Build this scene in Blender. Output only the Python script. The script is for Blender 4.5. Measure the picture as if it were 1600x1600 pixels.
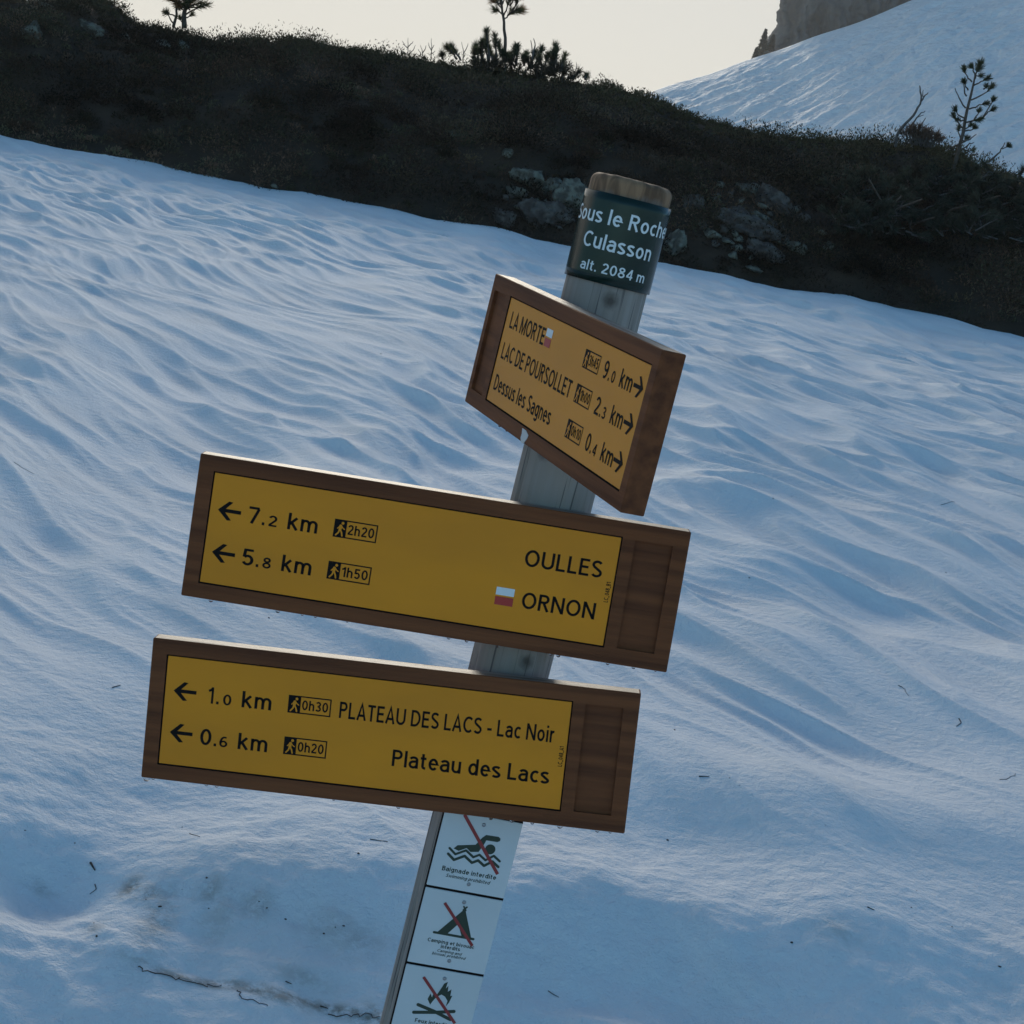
import bpy, bmesh, math, random
import numpy as np
from mathutils import Matrix, Vector
for o in list(bpy.data.objects): bpy.data.objects.remove(o)
S = bpy.context.scene
COL = S.collection
R = math.radians
random.seed(7)
RNG = np.random.default_rng(11)

# ------------------------------------------------------------------ camera
F = 2918.67                                   # focal length in pixels of the 1600 px photograph
CAM = np.array([0.0, 0.0, 1.27])
M = np.array([[0.981351, 0.192223, 0.0],      # rows: world right / forward / up in camera axes (x right, y down, z ahead)
              [0.026957, -0.137623, 0.990118],
              [0.190324, -0.971653, -0.140239]])
cd = bpy.data.cameras.new('camera')
cd.sensor_fit = 'HORIZONTAL'; cd.sensor_width = 36; cd.lens = F / 1600 * 36
cd.clip_start = 0.05; cd.clip_end = 9000
cam = bpy.data.objects.new('camera', cd); COL.objects.link(cam)
mw = Matrix.Identity(4)
for i in range(3):
    mw[i][0] = M[i][0]; mw[i][1] = -M[i][1]; mw[i][2] = -M[i][2]; mw[i][3] = CAM[i]
cam.matrix_world = mw
S.camera = cam

# ------------------------------------------------------------------ sky and sun
SUN_EL, SUN_AZ = R(21), R(-7)                # azimuth from +Y towards +X
SKY = 0.118
w = bpy.data.worlds.new('World'); S.world = w; w.use_nodes = True
nt = w.node_tree; nt.nodes.clear()
out = nt.nodes.new('ShaderNodeOutputWorld'); bg = nt.nodes.new('ShaderNodeBackground')
sky = nt.nodes.new('ShaderNodeTexSky'); sky.sky_type = 'NISHITA'; sky.sun_disc = False
sky.sun_elevation = SUN_EL; sky.sun_rotation = SUN_AZ
sky.altitude = 2084; sky.air_density = 1.0; sky.dust_density = 0.6; sky.ozone_density = 2.0
# a veil of thin bright cloud low on the sun's side, its unseen left spread added to light the top board
tc = nt.nodes.new('ShaderNodeTexCoord')
sep = nt.nodes.new('ShaderNodeSeparateXYZ'); nt.links.new(tc.outputs['Generated'], sep.inputs[0])
dot = nt.nodes.new('ShaderNodeVectorMath'); dot.operation = 'DOT_PRODUCT'
fl_ = nt.nodes.new('ShaderNodeVectorMath'); fl_.operation = 'MULTIPLY'; fl_.inputs[1].default_value = (1, 1, 1.45); nt.links.new(tc.outputs['Generated'], fl_.inputs[0])
nm_ = nt.nodes.new('ShaderNodeVectorMath'); nm_.operation = 'NORMALIZE'; nt.links.new(fl_.outputs[0], nm_.inputs[0])
nt.links.new(nm_.outputs[0], dot.inputs[0]); dot.inputs[1].default_value = (math.sin(R(-24)), math.cos(R(-24)), 0.0)
nz = nt.nodes.new('ShaderNodeTexNoise'); nz.inputs['Scale'].default_value = 3.0; nz.inputs['Detail'].default_value = 5
nt.links.new(tc.outputs['Generated'], nz.inputs['Vector'])
ad = nt.nodes.new('ShaderNodeMath'); ad.operation = 'MULTIPLY_ADD'
nt.links.new(nz.outputs['Fac'], ad.inputs[0]); ad.inputs[1].default_value = 0.10
nt.links.new(dot.outputs['Value'], ad.inputs[2])
mr = nt.nodes.new('ShaderNodeMapRange'); mr.interpolation_type = 'SMOOTHSTEP'
nt.links.new(ad.outputs[0], mr.inputs['Value'])
mr.inputs['From Min'].default_value = 0.46; mr.inputs['From Max'].default_value = 0.74
mr.inputs['To Max'].default_value = 1.0
cr = nt.nodes.new('ShaderNodeMix'); cr.data_type = 'RGBA'
veil = nt.nodes.new('ShaderNodeMapRange'); nt.links.new(sep.outputs['Z'], veil.inputs['Value'])
veil.inputs['From Min'].default_value = 0.06; veil.inputs['From Max'].default_value = 0.22
nt.links.new(veil.outputs[0], cr.inputs['Factor'])
VEIL = 0.69/SKY
cr.inputs[6].default_value = (VEIL*1.12, VEIL*1.07, VEIL*0.94, 1); cr.inputs[7].default_value = (VEIL*0.93, VEIL*0.935, VEIL*0.91, 1)
tn = nt.nodes.new('ShaderNodeMix'); tn.data_type = 'RGBA'; tn.blend_type = 'MULTIPLY'; tn.inputs['Factor'].default_value = 1
nt.links.new(sky.outputs[0], tn.inputs[6]); tn.inputs[7].default_value = (0.77, 1.11, 1.13, 1)      # deep clear mountain blue overhead
mx = nt.nodes.new('ShaderNodeMix'); mx.data_type = 'RGBA'
nt.links.new(mr.outputs[0], mx.inputs['Factor']); nt.links.new(tn.outputs[2], mx.inputs[6]); nt.links.new(cr.outputs[2], mx.inputs[7])
nt.links.new(mx.outputs[2], bg.inputs['Color']); bg.inputs['Strength'].default_value = SKY
nt.links.new(bg.outputs[0], out.inputs[0])
sl = bpy.data.lights.new('sun', 'SUN'); sl.energy = 1.25; sl.angle = R(13); sl.color = (1.0, 0.90, 0.74)
so = bpy.data.objects.new('sun', sl); COL.objects.link(so)
sdir = Vector((math.sin(SUN_AZ)*math.cos(SUN_EL), math.cos(SUN_AZ)*math.cos(SUN_EL), math.sin(SUN_EL)))
so.rotation_euler = sdir.to_track_quat('Z', 'Y').to_euler()
S.render.engine = 'CYCLES'
S.view_settings.view_transform = 'Standard'; S.view_settings.look = 'None'
S.view_settings.exposure = 0.14; S.view_settings.gamma = 1.0
S.render.resolution_x = S.render.resolution_y = 1024

# ------------------------------------------------------------------ helpers
def ray(px, py):
    d = M @ np.array([(px-800)/F, (py-800)/F, 1.0]); return d / np.linalg.norm(d)
def at(px, py, Y):                            # world point seen at that pixel, at distance Y ahead
    d = ray(px, py); return CAM + d * (Y / d[1])
def tag(o, label=None, cat=None, group=None, kind=None):
    if label: o['label'] = label
    if cat: o['category'] = cat
    if group: o['group'] = group
    if kind: o['kind'] = kind
    return o
def empty(name, loc, label, cat, group=None):
    o = bpy.data.objects.new(name, None); COL.objects.link(o); o.location = loc; o.empty_display_size = 0.1
    bpy.context.view_layer.update()
    return tag(o, label, cat, group)
def link(name, me, mat=None, parent=None, mw=None):
    o = bpy.data.objects.new(name, me); COL.objects.link(o)
    if mat is not None:
        for m in (mat if isinstance(mat, (list, tuple)) else [mat]): me.materials.append(m)
    mw = mw if mw is not None else Matrix.Identity(4)
    if parent is not None:
        o.parent = parent; o.matrix_local = parent.matrix_world.inverted() @ mw
    else: o.matrix_world = mw
    bpy.context.view_layer.update()
    return o
def mesh_np(name, v, f, smooth=True):
    """v (n,3) array, f (m,3|4) array or list of index tuples"""
    me = bpy.data.meshes.new(name)
    if isinstance(f, np.ndarray):
        v = np.asarray(v, dtype=np.float32); k = f.shape[1]
        me.vertices.add(len(v)); me.vertices.foreach_set('co', v.ravel())
        me.loops.add(f.size); me.loops.foreach_set('vertex_index', f.astype(np.int32).ravel())
        me.polygons.add(len(f)); me.polygons.foreach_set('loop_start', np.arange(0, f.size, k, dtype=np.int32))
        me.update(calc_edges=True); me.validate()
    else:
        me.from_pydata([tuple(map(float, p)) for p in v], [], f); me.update()
    me.polygons.foreach_set('use_smooth', np.full(len(me.polygons), smooth)); me.update()
    return me
def color_attr(me, cols, name='tint'):         # one colour per face
    n = len(me.polygons); k = len(me.loops)//n
    a = me.color_attributes.new(name, 'FLOAT_COLOR', 'CORNER')
    c = np.concatenate([np.repeat(np.asarray(cols), k, axis=0), np.ones((n*k, 1))], axis=1).astype(np.float32)
    a.data.foreach_set('color', c.ravel())

def _hash(ix, iy, seed):
    h = (ix.astype(np.int64)*374761393 + iy.astype(np.int64)*668265263 + seed*2147483647) & 0xffffffff
    h = ((h ^ (h >> 13)) * 1274126177) & 0xffffffff
    h = h ^ (h >> 16)
    return (h & 0xffff) / 65535.0 * 2*np.pi
def perlin(x, y, seed=0):
    x = np.asarray(x, dtype=float); y = np.asarray(y, dtype=float)
    ix = np.floor(x); iy = np.floor(y); fx = x-ix; fy = y-iy
    u = fx**3*(fx*(fx*6-15)+10); v = fy**3*(fy*(fy*6-15)+10)
    def g(dx, dy):
        a = _hash(ix+dx, iy+dy, seed); return np.cos(a)*(fx-dx) + np.sin(a)*(fy-dy)
    a = g(0, 0)*(1-u)+g(1, 0)*u; b = g(0, 1)*(1-u)+g(1, 1)*u
    return (a*(1-v)+b*v)*1.5
def fbm(x, y, seed=0, o=4):
    r = 0; a = 1.0; f = 1.0
    for k in range(o): r = r + a*perlin(x*f, y*f, seed+k*17); a *= .5; f *= 2.03
    return r
def sstep(a, b, x):
    t = np.clip((x-a)/(b-a), 0, 1); return t*t*(3-2*t)

# ------------------------------------------------------------------ materials
def mat(name, base, rough=0.7, vary=None, scale=(8, 8, 8), lo=0.35, hi=0.65, bump=0.0, bscale=40, spec=0.5, metal=0.0, detail=5, tint=False, coords='Object'):
    m = bpy.data.materials.new(name); m.use_nodes = True
    t = m.node_tree; b = t.nodes['Principled BSDF']
    b.inputs['Base Color'].default_value = (*base, 1); b.inputs['Roughness'].default_value = rough
    b.inputs['Specular IOR Level'].default_value = spec; b.inputs['Metallic'].default_value = metal
    co = t.nodes.new('ShaderNodeTexCoord'); col = None
    if vary is not None:
        mp = t.nodes.new('ShaderNodeMapping'); mp.inputs['Scale'].default_value = scale
        n = t.nodes.new('ShaderNodeTexNoise'); n.inputs['Scale'].default_value = 1; n.inputs['Detail'].default_value = detail
        t.links.new(co.outputs[coords], mp.inputs[0]); t.links.new(mp.outputs[0], n.inputs['Vector'])
        r = t.nodes.new('ShaderNodeMapRange'); r.inputs['From Min'].default_value = lo; r.inputs['From Max'].default_value = hi
        t.links.new(n.outputs['Fac'], r.inputs['Value'])
        x = t.nodes.new('ShaderNodeMix'); x.data_type = 'RGBA'
        x.inputs[6].default_value = (*base, 1); x.inputs[7].default_value = (*vary, 1)
        t.links.new(r.outputs[0], x.inputs['Factor']); col = x.outputs[2]
    if tint:
        a = t.nodes.new('ShaderNodeVertexColor'); a.layer_name = 'tint'
        if col is None: col = a.outputs['Color']
        else:
            q = t.nodes.new('ShaderNodeMix'); q.data_type = 'RGBA'; q.blend_type = 'MULTIPLY'; q.inputs['Factor'].default_value = 1
            t.links.new(col, q.inputs[6]); t.links.new(a.outputs['Color'], q.inputs[7]); col = q.outputs[2]
    if col is not None: t.links.new(col, b.inputs['Base Color'])
    if bump:
        n2 = t.nodes.new('ShaderNodeTexNoise'); n2.inputs['Detail'].default_value = 6
        mp2 = t.nodes.new('ShaderNodeMapping'); mp2.inputs['Scale'].default_value = bscale if isinstance(bscale, tuple) else (bscale,)*3
        t.links.new(co.outputs[coords], mp2.inputs[0]); t.links.new(mp2.outputs[0], n2.inputs['Vector']); n2.inputs['Scale'].default_value = 1
        bp = t.nodes.new('ShaderNodeBump'); bp.inputs['Strength'].default_value = 1.0; bp.inputs['Distance'].default_value = bump
        t.links.new(n2.outputs['Fac'], bp.inputs['Height']); t.links.new(bp.outputs[0], b.inputs['Normal'])
    return m

def snow_material():
    m = bpy.data.materials.new('snow'); m.use_nodes = True
    t = m.node_tree; b = t.nodes['Principled BSDF']; L = t.links.new
    b.inputs['Roughness'].default_value = 0.75; b.inputs['Specular IOR Level'].default_value = 0.12
    co = t.nodes.new('ShaderNodeTexCoord')
    def noise(sc, det, rough=.5):
        n = t.nodes.new('ShaderNodeTexNoise'); n.inputs['Scale'].default_value = sc; n.inputs['Detail'].default_value = det
        n.inputs['Roughness'].default_value = rough
        L(co.outputs['Object'], n.inputs['Vector']); return n.outputs['Fac']
    def rng(v, a, c, lo=0., hi=1.):
        r = t.nodes.new('ShaderNodeMapRange'); L(v, r.inputs['Value']); r.interpolation_type = 'SMOOTHSTEP'
        r.inputs['From Min'].default_value = a; r.inputs['From Max'].default_value = c
        r.inputs['To Min'].default_value = lo; r.inputs['To Max'].default_value = hi; return r.outputs[0]
    def mixc(fac, a, c):
        x = t.nodes.new('ShaderNodeMix'); x.data_type = 'RGBA'; L(fac, x.inputs['Factor'])
        for s, v in ((x.inputs[6], a), (x.inputs[7], c)):
            if isinstance(v, tuple): s.default_value = (*v, 1)
            else: L(v, s)
        return x.outputs[2]
    # old spring snow: clean areas and faintly dusty ones
    c = mixc(rng(noise(2.2, 6, .62), .42, .72, 0, .75), (.85, .88, .90), (.77, .79, .80))
    # dirt that has washed down the cut bank beside the post, stored per vertex as a stain
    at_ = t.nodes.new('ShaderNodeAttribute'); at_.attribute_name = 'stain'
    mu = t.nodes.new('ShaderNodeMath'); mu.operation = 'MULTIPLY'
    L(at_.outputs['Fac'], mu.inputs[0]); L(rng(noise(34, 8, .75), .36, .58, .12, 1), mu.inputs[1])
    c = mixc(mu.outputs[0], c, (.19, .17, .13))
    L(c, b.inputs['Base Color'])
    h1 = noise(38, 4, .6); h2 = noise(240, 3, .6)
    bp = t.nodes.new('ShaderNodeBump'); bp.inputs['Distance'].default_value = 0.0075; L(h1, bp.inputs['Height'])
    bp2 = t.nodes.new('ShaderNodeBump'); bp2.inputs['Distance'].default_value = 0.0022; L(h2, bp2.inputs['Height'])
    L(bp.outputs[0], bp2.inputs['Normal']); L(bp2.outputs[0], b.inputs['Normal'])
    return m
MS = snow_material()
M_far = mat('far_snow', (.88, .89, .90), .6, vary=(.82, .83, .84), scale=(.25, .25, .25), bump=.55, bscale=(.8, 1.6, 1.6))
M_heath = mat('heath', (1, 1, 1), .85, tint=True, spec=.15)
M_soil = mat('soil', (.075, .052, .038), .95, vary=(.04, .033, .026), scale=(2, 2, 2), bump=.05, bscale=9, spec=.1)
M_rock = mat('lichen_rock', (.10, .09, .074), .9, vary=(.23, .22, .175), scale=(11, 11, 11), lo=.44, hi=.60, bump=.06, bscale=13, spec=.2, detail=8)
M_rock2 = mat('reddish_rock', (.085, .068, .06), .9, vary=(.155, .135, .118), scale=(10, 10, 10), lo=.46, hi=.62, bump=.06, bscale=14, spec=.2, detail=8)
M_cliff = mat('cliff_rock', (.085, .083, .078), .95, vary=(.16, .155, .145), scale=(.35, .35, .09), lo=.4, hi=.62, bump=.5, bscale=(.7, .7, .25), spec=.1, detail=8)
M_bark = mat('bark', (.085, .060, .045), .9, vary=(.14, .11, .09), scale=(40, 40, 12), bump=.004, bscale=90, spec=.2)
M_dead = mat('dead_wood', (.10, .085, .08), .85, vary=(.17, .15, .14), scale=(40, 40, 12), bump=.003, bscale=90, spec=.2)
M_needle = mat('pine_needles', (1, 1, 1), .6, tint=True, spec=.3)
_t = M_needle.node_tree; _p = _t.nodes['Principled BSDF']; _tr = _t.nodes.new('ShaderNodeBsdfTranslucent'); _mx = _t.nodes.new('ShaderNodeMixShader'); _mx.inputs[0].default_value = .4
_t.links.new(_p.inputs['Base Color'].links[0].from_socket, _tr.inputs['Color']); _t.links.new(_p.outputs[0], _mx.inputs[1]); _t.links.new(_tr.outputs[0], _mx.inputs[2])
_t.links.new(_mx.outputs[0], [n for n in _t.nodes if n.type == 'OUTPUT_MATERIAL'][0].inputs['Surface'])
M_post = None

# ------------------------------------------------------------------ snow field
AZ = np.array([-30, -18, -15.6, -14.9, -14.35, -13.9, -13.5, -11.2, -9, -7.2, -4, -.5, 1.33, 3.3, 5.5, 9, 10.7, 12.86, 16, 30.])
EL = np.array([4.0, 4.3, 4.45, 4.85, 4.8, 4.42, 4.28, 4.22, 4.68, 4.80, 4.85, 5.1, 5.07, 4.8, 4.6, 5.08, 5.05, 4.80, 4.4, 4.0])
YR, YE = 21.5, 18.0                            # ridge crest and edge of the snow
def px_ground(px, py, fn):
    d = ray(px, py); s = np.linspace(1.5, 30, 6000)
    P = CAM[None]+d[None]*s[:, None]; z = fn(P[:, 0], P[:, 1])
    i = int(np.argmax(P[:, 2] < z)); return P[i]
def edge_y(x): return YE + .35*perlin(x*.55, x*0+3.3, 5) + .12*perlin(x*1.9, x*0+7.1, 6)
def base0(x, y):
    yf = 2.94 + .07*np.sin(2.1*x+.6) + .06*perlin(x*2.3, x*0+.7, 9) + .025*perlin(x*7, x*0+.2, 10)
    soft = sstep(-.05, .45, x)
    wd = .34 + .16*soft + .08*perlin(x*1.4, x*0+4.4, 14)
    hb = .085 + .035*soft + .025*perlin(x*1.7, x*0+2.2, 3)
    z = hb*sstep(0, 1, (y-yf)/wd)
    z = z - .36*np.clip(yf+.05-y, 0, 1.6)*(1-.75*sstep(.3, 1.0, x))
    s = np.clip((y-3.15)/14.85, 0, None)
    z = z + 1.19*(1-np.clip(1-s, -9, None)*np.abs(np.clip(1-s, -9, None))**.12)*(s <= 1) + (s > 1)*(1.19)
    return z
DENT = [(285, 1232, .22, .20, .035), (70, 1375, .13, .10, .045), (190, 1300, .16, .14, .02), (950, 1490, .36, .20, .05), (1080, 1310, .20, .22, .028),
        (1330, 1170, .28, .35, .03), (560, 1420, .16, .12, .018), (1420, 1500, .3, .2, .02), (90, 1260, .2, .2, .02), (1480, 1330, .3, .3, .03), (620, 1350, .22, .2, .02)]
HUMP = [(420, 1370, .34, .10, .022), (830, 1400, .35, .14, .03), (1180, 1430, .30, .16, .025), (470, 1300, .25, .2, .018), (1230, 1250, .35, .2, .03)]
D3 = []
for a, sg in ((DENT, -1), (HUMP, 1)):
    for (px, py, rx, ry, dp) in a:
        p = px_ground(px, py, base0); D3.append((p[0], p[1], rx, ry, sg*dp))
def base(x, y):
    z = base0(x, y)
    for (cx, cy, rx, ry, dp) in D3:
        z = z + dp*np.exp(-(((x-cx)/rx)**2+((y-cy)/ry)**2))
    ye = edge_y(x)
    z = z + (.035*perlin(x*.8, y*.5, 21) + .05*perlin(x*.35, y*.25, 22))*sstep(3.6, 6, y)
    d = np.clip(y-(ye-1.2), 0, None)
    z = z + .05*sstep(0, 1.2, d) - np.clip(y-ye, 0, None)*.45
    return z
def ripples(x, y):
    # wind-carved crests running from far left towards near right; steep towards the viewer, long gentle backs
    wx = .10*perlin(x*.8, y*.8, 31)+.035*perlin(x*2.3, y*2.3, 30); wy = .13*perlin(x*.45, y*.45, 32)
    s = .80*x+.60*y + wx+wy; c = .60*x-.80*y + .3*perlin(x*.7, y*.7, 35)
    g = 1+.45*perlin(x*.3, y*.25, 40)
    def ridged(a, b, sd): return np.clip(1-(np.sqrt(perlin(a, b, sd)**2+.0025)-.05)*1.35, 0, 1)**1.7*2-.9      # sharp crests, rounded hollows
    def lay(ls, lc, sd, k):
        h0 = ridged(s/ls, c/lc, sd)
        return ridged(s/ls+k*h0, c/lc, sd)
    r1 = lay(.37, 1.25, 33, .10); r2 = lay(.18, .70, 34, .08); r3 = perlin(s/.95, c/1.6, 36); r4 = perlin(s/.10, c/.34, 37)
    m1 = .35+.65*sstep(-.35, .35, perlin(x*.6+3, y*.5, 41)); r5 = fbm(s/.16, c/.36, 38, 3); r6 = lay(.26, .85, 39, .10)
    h = .0195*r1 + .0125*r2*m1 + .0145*r6 + .014*r3 + .0042*r4*(.3+m1) + .0036*r5
    r7 = perlin(s/.62, c/1.1, 47)*1.4; near = sstep(2.9, 3.6, y)*(1-.75*sstep(6, 10, y))
    amp = (.22 + .78*sstep(3.4, 5.6, y))
    far = sstep(YE, YE-1.5, y)*.8+.2
    return h*amp*g*far + .034*r7*near + .018*perlin(x*1.9, y*1.5, 48)*near + (.0045*fbm(x/.09, y/.07, 45, 3) + .012*perlin(x/.30, y/.22, 46))*sstep(4.2, 3.2, y)
def snow_z(x, y): return base(x, y) + ripples(x, y)
# fine sheet in front of the viewer
rows = [1.0]
while rows[-1] < 20.2: rows.append(rows[-1] + max(.006, .0017*rows[-1]))
ry = np.array(rows); uu = np.linspace(-.54, .54, 1060)
Y, U = np.meshgrid(ry, uu, indexing='ij'); X = U*(Y+1.2)
Z = snow_z(X, Y)
nr, nc = Y.shape
v1 = np.stack([X, Y, Z], -1).reshape(-1, 3)
idx = np.arange(nr*nc).reshape(nr, nc)
f1 = np.stack([idx[:-1, :-1], idx[:-1, 1:], idx[1:, 1:], idx[1:, :-1]], -1).reshape(-1, 4)
# coarse sheet all round, a few centimetres lower
gx = np.linspace(-45, 45, 181); gy = np.linspace(-45, 20.2, 131)
Yc, Xc = np.meshgrid(gy, gx, indexing='ij')
ins = (Yc > .9) & (np.abs(Xc) < .58*(Yc+1.2))
Zc = base0(Xc, np.clip(Yc, 0, None)) - .45*np.clip(Yc-YE, 0, None) - .05 - .12*ins + .06*perlin(Xc*.4, Yc*.4, 50)
n0 = len(v1); ic = np.arange(Xc.size).reshape(Xc.shape)+n0
f2 = np.stack([ic[:-1, :-1], ic[:-1, 1:], ic[1:, 1:], ic[1:, :-1]], -1).reshape(-1, 4)
vv = np.concatenate([v1, np.stack([Xc, Yc, Zc], -1).reshape(-1, 3)])
sm = mesh_np('snow_field', vv, np.concatenate([f1, f2]))
# stains of earth on the cut bank
st = np.zeros(len(vv), dtype=np.float32)
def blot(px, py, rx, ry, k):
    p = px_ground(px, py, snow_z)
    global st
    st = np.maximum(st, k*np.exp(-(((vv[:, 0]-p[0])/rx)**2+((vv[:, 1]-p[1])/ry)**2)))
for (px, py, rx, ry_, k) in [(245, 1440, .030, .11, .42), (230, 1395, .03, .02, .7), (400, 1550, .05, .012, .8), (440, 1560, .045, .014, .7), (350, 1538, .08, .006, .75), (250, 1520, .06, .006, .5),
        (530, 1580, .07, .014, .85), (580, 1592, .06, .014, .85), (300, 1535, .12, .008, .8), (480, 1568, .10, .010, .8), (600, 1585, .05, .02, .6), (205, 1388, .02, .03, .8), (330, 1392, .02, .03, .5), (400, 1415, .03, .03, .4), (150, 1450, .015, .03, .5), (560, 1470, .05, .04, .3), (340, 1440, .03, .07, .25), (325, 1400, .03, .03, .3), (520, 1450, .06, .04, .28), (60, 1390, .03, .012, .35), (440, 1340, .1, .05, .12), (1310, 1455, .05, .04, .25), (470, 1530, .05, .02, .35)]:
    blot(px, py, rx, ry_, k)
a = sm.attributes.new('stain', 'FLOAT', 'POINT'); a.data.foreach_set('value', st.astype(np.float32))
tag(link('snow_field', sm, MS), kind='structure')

# ------------------------------------------------------------------ ridge of earth and heath behind the snow
def ridge_z(x, y):
    az = np.degrees(np.arctan2(x, YR)); zt = CAM[2] + YR*np.tan(np.radians(np.interp(az, AZ, EL))) - .05
    y0 = YE-.35; t = np.clip((y-y0)/(YR-y0), 0, 1)
    z0 = 1.02
    p = .30*t + .70*(1-(1-t)**2.0)
    p = p + .10*perlin(x*.45, t*2.1, 61)*np.sin(np.pi*t)**.7 + .06*perlin(x*1.2, t*5, 62)*np.sin(np.pi*t)
    z = z0 + (zt-z0)*p
    back = np.clip(y-YR, 0, None)
    z = z + .05*fbm(x*1.3, y*1.3, 63, 3)*sstep(0, .3, t) - .10*back - .004*back**2
    return z
gx = np.linspace(-26, 26, 521); gy = np.concatenate([np.linspace(YE-.4, YR+.6, 110), np.linspace(YR+.8, 60, 60)])
Yc, Xc = np.meshgrid(gy, gx, indexing='ij'); Zc = ridge_z(Xc, Yc)
ic = np.arange(Xc.size).reshape(Xc.shape)
fr = np.stack([ic[:-1, :-1], ic[:-1, 1:], ic[1:, 1:], ic[1:, :-1]], -1).reshape(-1, 4)
tag(link('hill', mesh_np('hill', np.stack([Xc, Yc, Zc], -1).reshape(-1, 3), fr), M_soil), kind='structure')

# dwarf heath: sprays of small leaves and twigs, too many to count
def quads(c, d, n, L, Wd):
    """diamond leaves: centre c, direction d, side n, length L, width Wd -> verts, faces"""
    a = c - d*L[:, None]*.5; b = c + n*Wd[:, None]*.5; e = c + d*L[:, None]*.5; g = c - n*Wd[:, None]*.5
    v = np.stack([a, b, e, g], 1).reshape(-1, 3); f = np.arange(len(v)).reshape(-1, 4); return v, f
def unit(a): return a/np.maximum(np.linalg.norm(a, axis=-1, keepdims=True), 1e-9)
def heath(N, per, y_lo, y_hi, crest=False, seed=1, big=1.0):
    rg = np.random.default_rng(seed)
    x = rg.uniform(-9.5, 9.0, N); t = rg.uniform(0, 1, N)
    y = y_lo+(y_hi-y_lo)*t
    z = ridge_z(x, y)
    kind = perlin(x*.7, y*1.1+z, 71)+.5*perlin(x*2.2, y*2.2, 72)
    rad = rg.uniform(.06, .15, N)*(1+.9*(kind > .1))
    rad *= big
    if crest: rad *= .28
    P = np.repeat(np.stack([x, y, z], -1), per, 0); rr = np.repeat(rad, per)
    off = unit(rg.normal(size=(N*per, 3))); off[:, 2] = np.abs(off[:, 2])*.9
    C = P + off*(rr*rg.uniform(.25, 1.0, N*per)**.6)[:, None]
    d = unit(off*.9 + rg.normal(size=(N*per, 3))*.55 + np.array([0, -.1, .35]))
    n = unit(np.cross(d, rg.normal(size=(N*per, 3))))
    L = rg.uniform(.014, .046, N*per); Wd = L*rg.uniform(.12, .5, N*per)
    v, f = quads(C, d, n, L, Wd)
    base_c = np.array([[.17, .112, .075], [.125, .112, .062], [.20, .118, .075], [.155, .118, .070], [.21, .148, .078]])
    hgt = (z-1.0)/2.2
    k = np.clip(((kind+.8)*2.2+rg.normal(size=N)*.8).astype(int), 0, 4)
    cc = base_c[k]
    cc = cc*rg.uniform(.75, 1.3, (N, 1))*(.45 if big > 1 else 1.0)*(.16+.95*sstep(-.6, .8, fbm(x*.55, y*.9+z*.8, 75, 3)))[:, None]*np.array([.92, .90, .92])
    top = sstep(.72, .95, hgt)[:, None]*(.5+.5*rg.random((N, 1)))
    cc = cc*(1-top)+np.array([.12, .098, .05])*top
    cols = np.repeat(cc, per, 0)*rg.uniform(.8, 1.2, (N*per, 1))
    return v, f, cols
V = []; FF = []; CC = []; n0 = 0
for args in ((4800, 80, YE-.2, YR+.2, False, 1), (2600, 44, YR-.7, YR+.35, True, 2), (300, 560, YE+.1, YR-1.0, False, 3, 2.2)):
    v, f, c = heath(*args); V.append(v); FF.append(f+n0); CC.append(c); n0 += len(v)
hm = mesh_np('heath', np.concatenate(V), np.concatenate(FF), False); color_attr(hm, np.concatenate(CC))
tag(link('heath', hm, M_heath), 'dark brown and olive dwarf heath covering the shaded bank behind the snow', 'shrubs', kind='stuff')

# ------------------------------------------------------------------ far snow mountain, cliff, ground beyond
YM = 250.
c1 = at(1030, 140, YM); c2 = at(1430, 0, YM); slope = (c2[2]-c1[2])/(c2[0]-c1[0])
def crest_far(x): return c1[2] + (x-c1[0])*slope - .003*np.clip(x-c2[0], 0, None)**2 + .5*perlin(x*.12, x*0+1.5, 81)
def far_z(x, y):
    zc = crest_far(x); f = np.clip(YM-y, 0, None); b = np.clip(y-YM, 0, None)
    z = zc - .40*f - .0006*f**2 - .55*b
    z = z + .7*fbm(x*.03, y*.03, 82, 2)*sstep(0, 18, f+b) + .40*fbm(x*.20+y*.05, y*.34-x*.10, 83, 5)*sstep(0, 6, f)
    z = z + .17*(1-np.abs(perlin(x*.42+y*.1, y*.75-x*.3, 84))*2)*(.6+perlin(x*.06, y*.08, 86))*sstep(0, 4, f)
    return np.maximum(z, -9+.3*perlin(x*.05, y*.05, 85))
gx = np.concatenate([np.linspace(-60, 0, 50), np.linspace(.4, 80, 330), np.linspace(81, 190, 120)]); gy = np.concatenate([np.linspace(70, 150, 60), np.linspace(150.5, 262, 420), np.linspace(264, 420, 40)])
Yc, Xc = np.meshgrid(gy, gx, indexing='ij'); Zc = far_z(Xc, Yc)
ic = np.arange(Xc.size).reshape(Xc.shape)
fr = np.stack([ic[:-1, :-1], ic[:-1, 1:], ic[1:, 1:], ic[1:, :-1]], -1).reshape(-1, 4)
tag(link('snow_mountain', mesh_np('snow_mountain', np.stack([Xc, Yc, Zc], -1).reshape(-1, 3), fr), M_far), kind='structure')
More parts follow.
